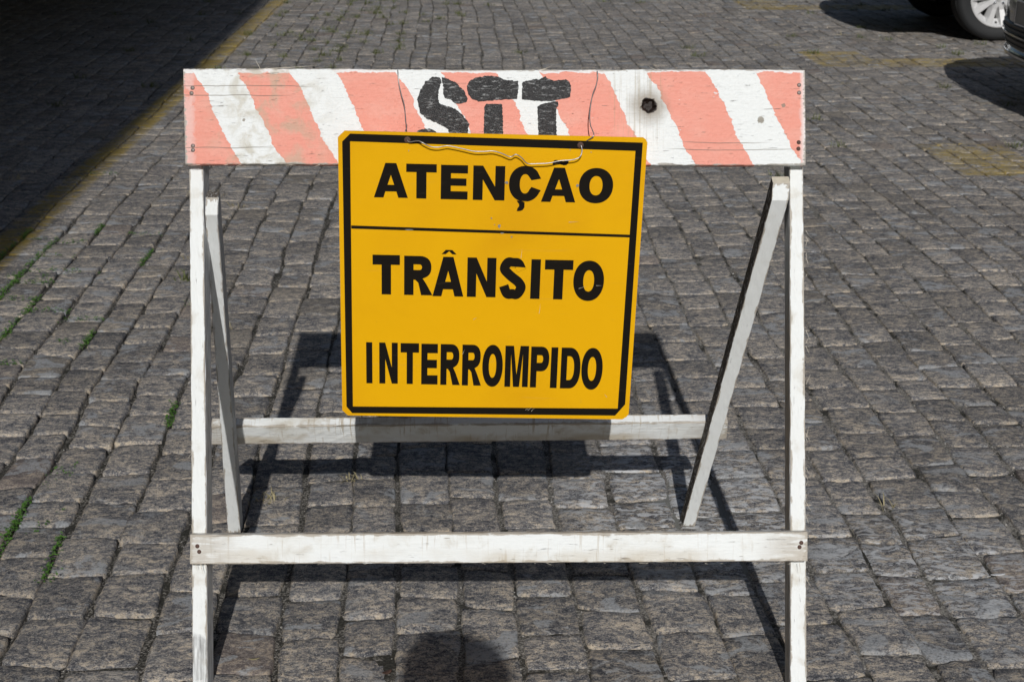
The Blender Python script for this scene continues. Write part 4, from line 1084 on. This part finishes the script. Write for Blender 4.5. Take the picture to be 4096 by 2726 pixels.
def car(name, label, loc, paint, hw, seed, wheel_rot, r=0.338, rr=0.228, zb=0.30, dz=0.0):
    """A parked crossover, nose at local x = 0 pointing to -x, tail at x = 4.3."""
    t = tag(empty(name, loc), label, 'car', None)
    L, xw = 4.3, (0.91, 3.45)
    top = [(0.0, 0.80), (0.12, 0.90), (0.45, 0.97), (1.05, 1.05), (1.25, 1.12), (1.95, 1.56), (2.3, 1.63), (3.0, 1.62), (3.7, 1.52), (4.1, 1.05), (4.3, 0.95)]
    def ip(tab, x):
        for (a, va), (b_, vb) in zip(tab, tab[1:]):
            if x <= b_: return va + (vb - va) * (x - a) / (b_ - a)
        return tab[-1][1]
    xs = sorted(set([0.0, 0.05, 0.12, 0.22, 0.34] + [round(0.36 + 0.03 * k, 3) for k in range(33)] + [1.4, 1.55, 1.7, 1.85, 1.95, 2.1, 2.3, 2.32, 2.6, 2.8] + [round(2.95 + 0.03 * k, 3) for k in range(33)] + [4.0, 4.1, 4.2, 4.3]))
    bow = lambda y: 0.20 * abs(y / hw) ** 3.2
    def shift(x, y, z):
        k = max(0.0, 1 - x / 0.8); kr = max(0.0, 1 - (L - x) / 0.6)
        x2 = x + bow(y) * k + (max(0, z - 0.62) * 0.45 + max(0, 0.46 - z) * 0.22) * max(0, 1 - x / 0.3)
        return (x2 - 0.12 * abs(y / hw) ** 3 * kr, y, z)
    rows = []
    for x in xs:
        wf = hw * (0.965 + 0.035 * min(1, x / 0.5)) * (1 - 0.05 * max(0, (x - 3.8) / 0.5))
        zt = ip(top, x); zs = min(0.98, zt - 0.07)
        cab = 1.15 < x < 4.15
        wt = wf * (0.93 - 0.20 * min(1, max(0, (zt - 1.05) / 0.5))) if cab else wf * 0.93
        za = zb
        for xc in xw:
            if abs(x - xc) < r + 0.055: za = max(za, r + math.sqrt((r + 0.055) ** 2 - (x - xc) ** 2))
        rows.append([(0.0, max(za, zb) if za > zb + 0.01 else zb - 0.03), (wf * 0.80, za), (wf * 0.975, za + 0.005), (wf, max(0.52, za + 0.03)), (wf * 0.985, max(zs - 0.12, za + 0.06)), (wf * 0.965, max(zs, za + 0.08)), (wt, zt - 0.045), (wt * 0.82, zt - 0.008), (0.0, zt + 0.012)])
    nj = 9
    body, dark, glass, screen, rear = MB(), MB(), [], MB(), MB()
    for sgn in (-1, 1):
        side_glass = MB()
        for i in range(len(xs) - 1):
            for j in range(nj - 1):
                q = [shift(xs[i], sgn * rows[i][j][0], rows[i][j][1]), shift(xs[i + 1], sgn * rows[i + 1][j][0], rows[i + 1][j][1]), shift(xs[i + 1], sgn * rows[i + 1][j + 1][0], rows[i + 1][j + 1][1]), shift(xs[i], sgn * rows[i][j + 1][0], rows[i][j + 1][1])]
                xm = (xs[i] + xs[i + 1]) / 2
                if j == 5 and 1.6 < xm < 3.75 and not (2.30 <= xm <= 2.32): (side_glass).add(q, [(0, 1, 2, 3)])
                elif j >= 6 and 1.26 < xm < 1.93: screen.add(q, [(0, 1, 2, 3)])
                elif j >= 6 and 3.72 < xm < 4.08: rear.add(q, [(0, 1, 2, 3)])
                elif j <= 1: dark.add(q, [(0, 1, 2, 3)])
                else: body.add(q, [(0, 1, 2, 3)])
        glass.append(side_glass)
    ny_ = 14
    for xi in (0, len(xs) - 1):
        for j in range(1, nj - 1):
            for m in range(ny_):
                u0, u1 = -1 + 2 * m / ny_, -1 + 2 * (m + 1) / ny_
                q = [shift(xs[xi], u * rows[xi][jj][0], rows[xi][jj][1]) for (u, jj) in ((u0, j), (u1, j), (u1, j + 1), (u0, j + 1))]
                body.add(q, [(0, 1, 2, 3)])
    o = body.build('body', paint, t, True)
    bm = bmesh.new(); bm.from_mesh(o.data); bmesh.ops.remove_doubles(bm, verts=bm.verts, dist=0.0005); bmesh.ops.recalc_face_normals(bm, faces=bm.faces); bm.to_mesh(o.data); bm.free()
    dark.build('underbody', M_PLASTIC, t, False)
    for g in glass: g.build('side_window', M_GLASS, t, True)
    screen.build('windscreen', M_GLASS, t, True); rear.build('rear_window', M_GLASS, t, True)
    for k, xc in enumerate(xw):
        for sgn in (-1, 1):
            wheel(t, xc, sgn * (hw - 0.135), r, r, rr, sgn, wheel_rot + 31 * k)
    def ribbon(nm, z0, z1, y0, y1, off, thick, m, n=20, bev=0.004):
        b = MB(); vs_ = []
        for k in range(n + 1):
            y = y0 + (y1 - y0) * k / n
            for z, dx in ((z0, off), (z1, off), (z1, off + thick), (z0, off + thick)):
                p = shift(0.0, y, z + dz); vs_.append((p[0] + dx, p[1], p[2]))
        fs = []
        for k in range(n):
            for j in range(4): fs.append((k * 4 + j, k * 4 + (j + 1) % 4, (k + 1) * 4 + (j + 1) % 4, (k + 1) * 4 + j))
        fs += [(0, 1, 2, 3), (n * 4, n * 4 + 3, n * 4 + 2, n * 4 + 1)]
        b.add(vs_, fs)
        return b.build(nm, m, t, False, bev)
    ribbon('lower_grille', 0.345, 0.485, -hw * 0.80, hw * 0.80, -0.010, 0.03, M_PLASTIC)
    for z in (0.365, 0.395, 0.455): ribbon('grille_slat', z - 0.004, z + 0.004, -hw * 0.78, hw * 0.78, -0.016, 0.012, M_PLASTIC, 20, 0.002)
    ribbon('trim_bar', 0.415, 0.432, -hw * 0.80, hw * 0.80, -0.022, 0.03, paint if paint is M_BLACK else M_CHROME)
    ribbon('front_lip', 0.288, 0.318, -hw * 0.95, hw * 0.95, -0.028, 0.09, paint, 28, 0.008)
    ribbon('upper_grille', 0.66, 0.76, -hw * 0.45, hw * 0.45, -0.012, 0.03, M_PLASTIC)
    for sgn in (-1, 1):
        ribbon('headlight', 0.66, 0.78, sgn * hw * 0.50, sgn * hw * 0.90, -0.010, 0.04, M_LAMP, 10, 0.01)
    x0 = 0.0 - 0.014
    b = MB(); b.box((x0, 0, 0.565), (0.006, 0.40, 0.13)); pl = b.build('number_plate', M_PLATE, t, False)
    b = MB()
    for (yy, zz, sy, sz) in ((0, 0.631, 0.412, 0.007), (0, 0.499, 0.412, 0.007), (-0.203, 0.565, 0.007, 0.125), (0.203, 0.565, 0.007, 0.125)): b.box((x0 - 0.003, yy, zz), (0.008, sy, sz))
    b.build('plate_frame', M_CHROME, t, False)
    for sgn in (-1, 1):
        b = MB(); b.box((4.22, sgn * hw * 0.78, 0.92), (0.12, 0.24, 0.16)); b.build('tail_light', M_RED, t, False, 0.02)
        b = MB(); b.box((1.62, sgn * (hw + 0.08), 1.07), (0.12, 0.2, 0.13)); b.build('mirror', paint, t, False, 0.03)
        for xd in (2.28, 3.22):
            b = MB(); b.box((xd - 0.1, sgn * (hw + 0.005), 0.86), (0.17, 0.03, 0.025)); b.build('door_handle', paint, t, False, 0.008)
    return t
car('silver_car', 'silver car with twin spoke alloy wheel parked farther back at the right', (2.89, 12.16, 0), M_SILVER, 0.88, 1, 268, zb=0.33, dz=0.035)
car('black_car', 'black car nosing into the right edge in front of the silver one', (2.955, 8.24, 0), M_BLACK, 0.88, 2, 250)

# ------------------------------------------------------------------ shading building behind the viewer; unseen blockers added at left and right
M_WALL = (lambda t: t.out(t.mix(t.noise(t.pos(), 0.8, 5), (0.30, 0.27, 0.22), (0.40, 0.37, 0.31)), 0.9, t.noise(t.pos(), 20, 4), 0.01, 0.4))(NT('old_render'))
M_STONE = simple('stone_trim', (0.34, 0.33, 0.31), 0.85, 0, 0.15, 6)
M_WOODG = simple('dark_green_joinery', (0.03, 0.06, 0.045), 0.5)
M_ROOF = simple('clay_roof', (0.24, 0.11, 0.07), 0.85, 0, 0.25, 4)
def building(name, label, x0, x1, y0, y1, H, faces):
    t = tag(empty(name, ((x0 + x1) / 2, (y0 + y1) / 2, 0)), label, 'building')
    o = t.location
    b = MB(); b.box((0, 0, H / 2), (x1 - x0, y1 - y0, H)); b.build('wall', M_WALL, t)
    b = MB(); b.box((0, 0, H + 0.15), (x1 - x0 - 0.2, y1 - y0 - 0.2, 0.28)); b.build('roof', M_ROOF, t)
    for (ax, side) in faces:
        ln = (x1 - x0) if ax == 'y' else (y1 - y0)
        n = int(ln // 3.2)
        for fl_ in range(int(H // 4)):
            for k in range(n):
                s_ = (k + 0.5) * ln / n - ln / 2; z = 1.9 + fl_ * 4
                def at(d, w_, h_, dz=0): 
                    if ax == 'y': return (s_, side * ((y1 - y0) / 2 + d), z + dz), (w_, 0.12, h_)
                    return (side * ((x1 - x0) / 2 + d), s_, z + dz), (0.12, w_, h_)
                f = MB(); c, d = at(0.02, 1.35, 2.2); f.box(c, d); wn = f.build('window', M_STONE, t)
                f = MB(); c, d = at(0.035, 1.1, 1.95); f.box(c, d); f.build('pane', M_GLASS, wn)
                f = MB(); c, d = at(0.05, 0.07, 1.95); f.box(c, d); f.build('glazing_bar', M_WOODG, wn)
    return t
building('office_building', 'tall cream rendered building behind the viewer casting the dark shade', -19.0, -1.43, -16.0, -6.0, 22.0, [('y', 1)])
building('added_right_building', 'unseen building added at the far right to darken the left shade', 15.0, 26.0, -8.0, 45.0, 19.0, [('x', -1)])  # unseen block added to shut out side skylight and deepen the left shade
building('added_left_building', 'unseen long building added along the left to cut skylight', -20.0, -6.3, -1.0, 40.0, 17.0, [('x', 1)])  # unseen building added to hide the left half of the sky

cn = tag(empty('added_canopy', (-4.35, 22.0, 0)), 'unseen long flat slab added overhead to darken the left shade', 'added_canopy')  # unseen overhead slab, added to keep skylight out of the left shade
b = MB(); b.box((0, 0, 2.55), (3.7, 39.0, 0.22)); b.build('blocker_slab', M_STONE, cn, False, 0.01)
b = MB(); b.box((1.87, 0, 2.33), (0.08, 39.0, 0.80)); b.build('blocker_fascia', M_STONE, cn, False, 0.01)  # downstand added at the slab edge to block more low skylight
for k in range(7):
    b = MB(); b.lathe([(0.09, 0.0), (0.09, 2.44)], (-1.5, -16.8 + 5.6 * k, 0), 'Z', 12); b.build('post', M_WOODG, cn, True)  # supports of the added overhead slab, also unseen

# ------------------------------------------------------------------ photographer standing behind the lens
M_SKIN = simple('skin', (0.42, 0.26, 0.19), 0.55)
M_SHIRT = simple('blue_shirt', (0.08, 0.13, 0.22), 0.85)
M_TROUS = simple('dark_trousers', (0.04, 0.04, 0.05), 0.85)
M_HAIR = simple('dark_hair', (0.02, 0.015, 0.012), 0.7)
def skin(name, pts, edges, mats, parent, sub=2, root=0):
    me = bpy.data.meshes.new('m'); me.from_pydata([p[:3] for p in pts], edges, []); me.update()
    o = link(name, me, mats, parent)
    o.modifiers.new('skin', 'SKIN').use_smooth_shade = True
    sv = me.skin_vertices[0].data
    for k, p in enumerate(pts): sv[k].radius = (p[3], p[4] if len(p) > 4 else p[3]); sv[k].use_root = (k == root)
    s_ = o.modifiers.new('sub', 'SUBSURF'); s_.levels = 1; s_.render_levels = sub
    return o
PX, PY = 0.015, -0.245
person = tag(empty('person', (PX, PY, 0)), 'standing photographer in blue shirt and dark trousers facing the barricade', 'person')
pt = [(0, 0, 0.98, 0.155, 0.11), (0, 0, 1.15, 0.15, 0.105), (0, -0.01, 1.34, 0.17, 0.115), (0, -0.01, 1.47, 0.12, 0.09), (0, 0.0, 1.56, 0.055), (0, 0.02, 1.62, 0.06), (0, 0.03, 1.72, 0.083, 0.098), (0, 0.025, 1.79, 0.06, 0.075)]
ed = [(k, k + 1) for k in range(7)]
def chain(start, lst):
    prev = start
    for p in lst: pt.append(p); ed.append((prev, len(pt) - 1)); prev = len(pt) - 1
    return prev
for s_ in (-1, 1):
    chain(0, [(s_ * 0.10, 0, 0.90, 0.09), (s_ * 0.11, 0.01, 0.50, 0.06), (s_ * 0.12, -0.01, 0.10, 0.042), (s_ * 0.13, 0.05, 0.05, 0.045, 0.04), (s_ * 0.14, 0.16, 0.035, 0.04, 0.03)])
    wv2 = chain(3, [(s_ * 0.19, -0.01, 1.45, 0.062), (s_ * 0.24, 0.03, 1.20, 0.045), (s_ * 0.10, 0.15, 1.44, 0.030), (s_ * 0.075, 0.155, 1.50, 0.034, 0.02)])
pb = skin('body', pt, ed, [M_SHIRT], person)
# clothing and skin colours by height come with separate pieces: trousers over the legs, bare head and hands
M_BODY = NT('person_colours'); _z = M_BODY.xyz(M_BODY.obj()); 
_c = M_BODY.mix(M_BODY.step(_z[2], 0.965, 0.975), (0.04, 0.04, 0.05), (0.08, 0.13, 0.22))
_h = M_BODY.math('MAXIMUM', M_BODY.step(_z[2], 1.535, 1.545), M_BODY.mul(M_BODY.step(_z[1], 0.125, 0.135), M_BODY.step(_z[2], 1.3, 1.31)))
_c = M_BODY.mix(_h, _c, (0.42, 0.26, 0.19)); _c = M_BODY.mix(M_BODY.step(_z[2], 0.075, 0.07), _c, (0.02, 0.02, 0.02))
pb.data.materials[0] = M_BODY.out(_c, 0.75)
for s_ in (-1, 1):
    for f_ in range(4):
        skin('finger', [(s_ * 0.078, 0.165, 1.50 + 0.018 * f_, 0.010), (s_ * 0.062, 0.192, 1.505 + 0.018 * f_, 0.0095), (s_ * 0.042, 0.198 + 0.002 * f_, 1.505 + 0.018 * f_, 0.0085), (s_ * 0.028, 0.196, 1.505 + 0.018 * f_, 0.0075)], [(0, 1), (1, 2), (2, 3)], [M_SKIN], person, 1)
    skin('thumb', [(s_ * 0.085, 0.145, 1.49, 0.012), (s_ * 0.066, 0.128, 1.515, 0.011), (s_ * 0.045, 0.124, 1.53, 0.009)], [(0, 1), (1, 2)], [M_SKIN], person, 1)
    b = MB(); b.lathe([(0.001, 0.006), (0.018, 0.010), (0.024, 0.0), (0.001, -0.006)], (0, 0, 0), 'Y', 12); e = b.build('ear', M_SKIN, person, True); e.location = (s_ * 0.088, 0.025, 1.705); e.rotation_euler = (0, 0, R(90)); e.scale = (0.8, 1, 1.3)
    b = MB(); b.lathe([(0.0001, 0.011), (0.006, 0.009), (0.010, 0.004), (0.011, 0.0)], (s_ * 0.032, 0.118, 1.725), 'Y', 12); b.build('eye', M_HAIR, person, True)
b = MB(); b.tube([(0, 0.118, 1.735), (0, 0.130, 1.712), (0, 0.138, 1.695), (0, 0.118, 1.686)], [0.007, 0.010, 0.014, 0.006], 8); b.build('nose', M_SKIN, person, True)
b = MB(); b.tube([(-0.024, 0.106, 1.662), (0, 0.116, 1.660), (0.024, 0.106, 1.662)], [0.003, 0.006, 0.003], 6); b.build('mouth', M_RUST, person, True)
skin('hair', [(0, -0.03, 1.66, 0.085, 0.07), (0, -0.02, 1.74, 0.128, 0.10), (-0.01, 0.012, 1.805, 0.118, 0.105), (0, 0.05, 1.83, 0.07, 0.065)], [(0, 1), (1, 2), (2, 3)], [M_HAIR], person)
pc = tag(empty('photo_camera', (0.02, -0.105, 1.535)), 'black handheld camera held up by the photographer', 'camera')
b = MB(); b.box((0, 0, 0), (0.12, 0.05, 0.085)); b.build('camera_body', M_PLASTIC, pc, False, 0.01)
b = MB(); b.lathe([(0.001, 0.0), (0.03, 0.0), (0.034, -0.02), (0.034, -0.05)], (-0.0, 0.058, -0.02), 'Y', 24); b.build('lens', M_PLASTIC, pc, True)
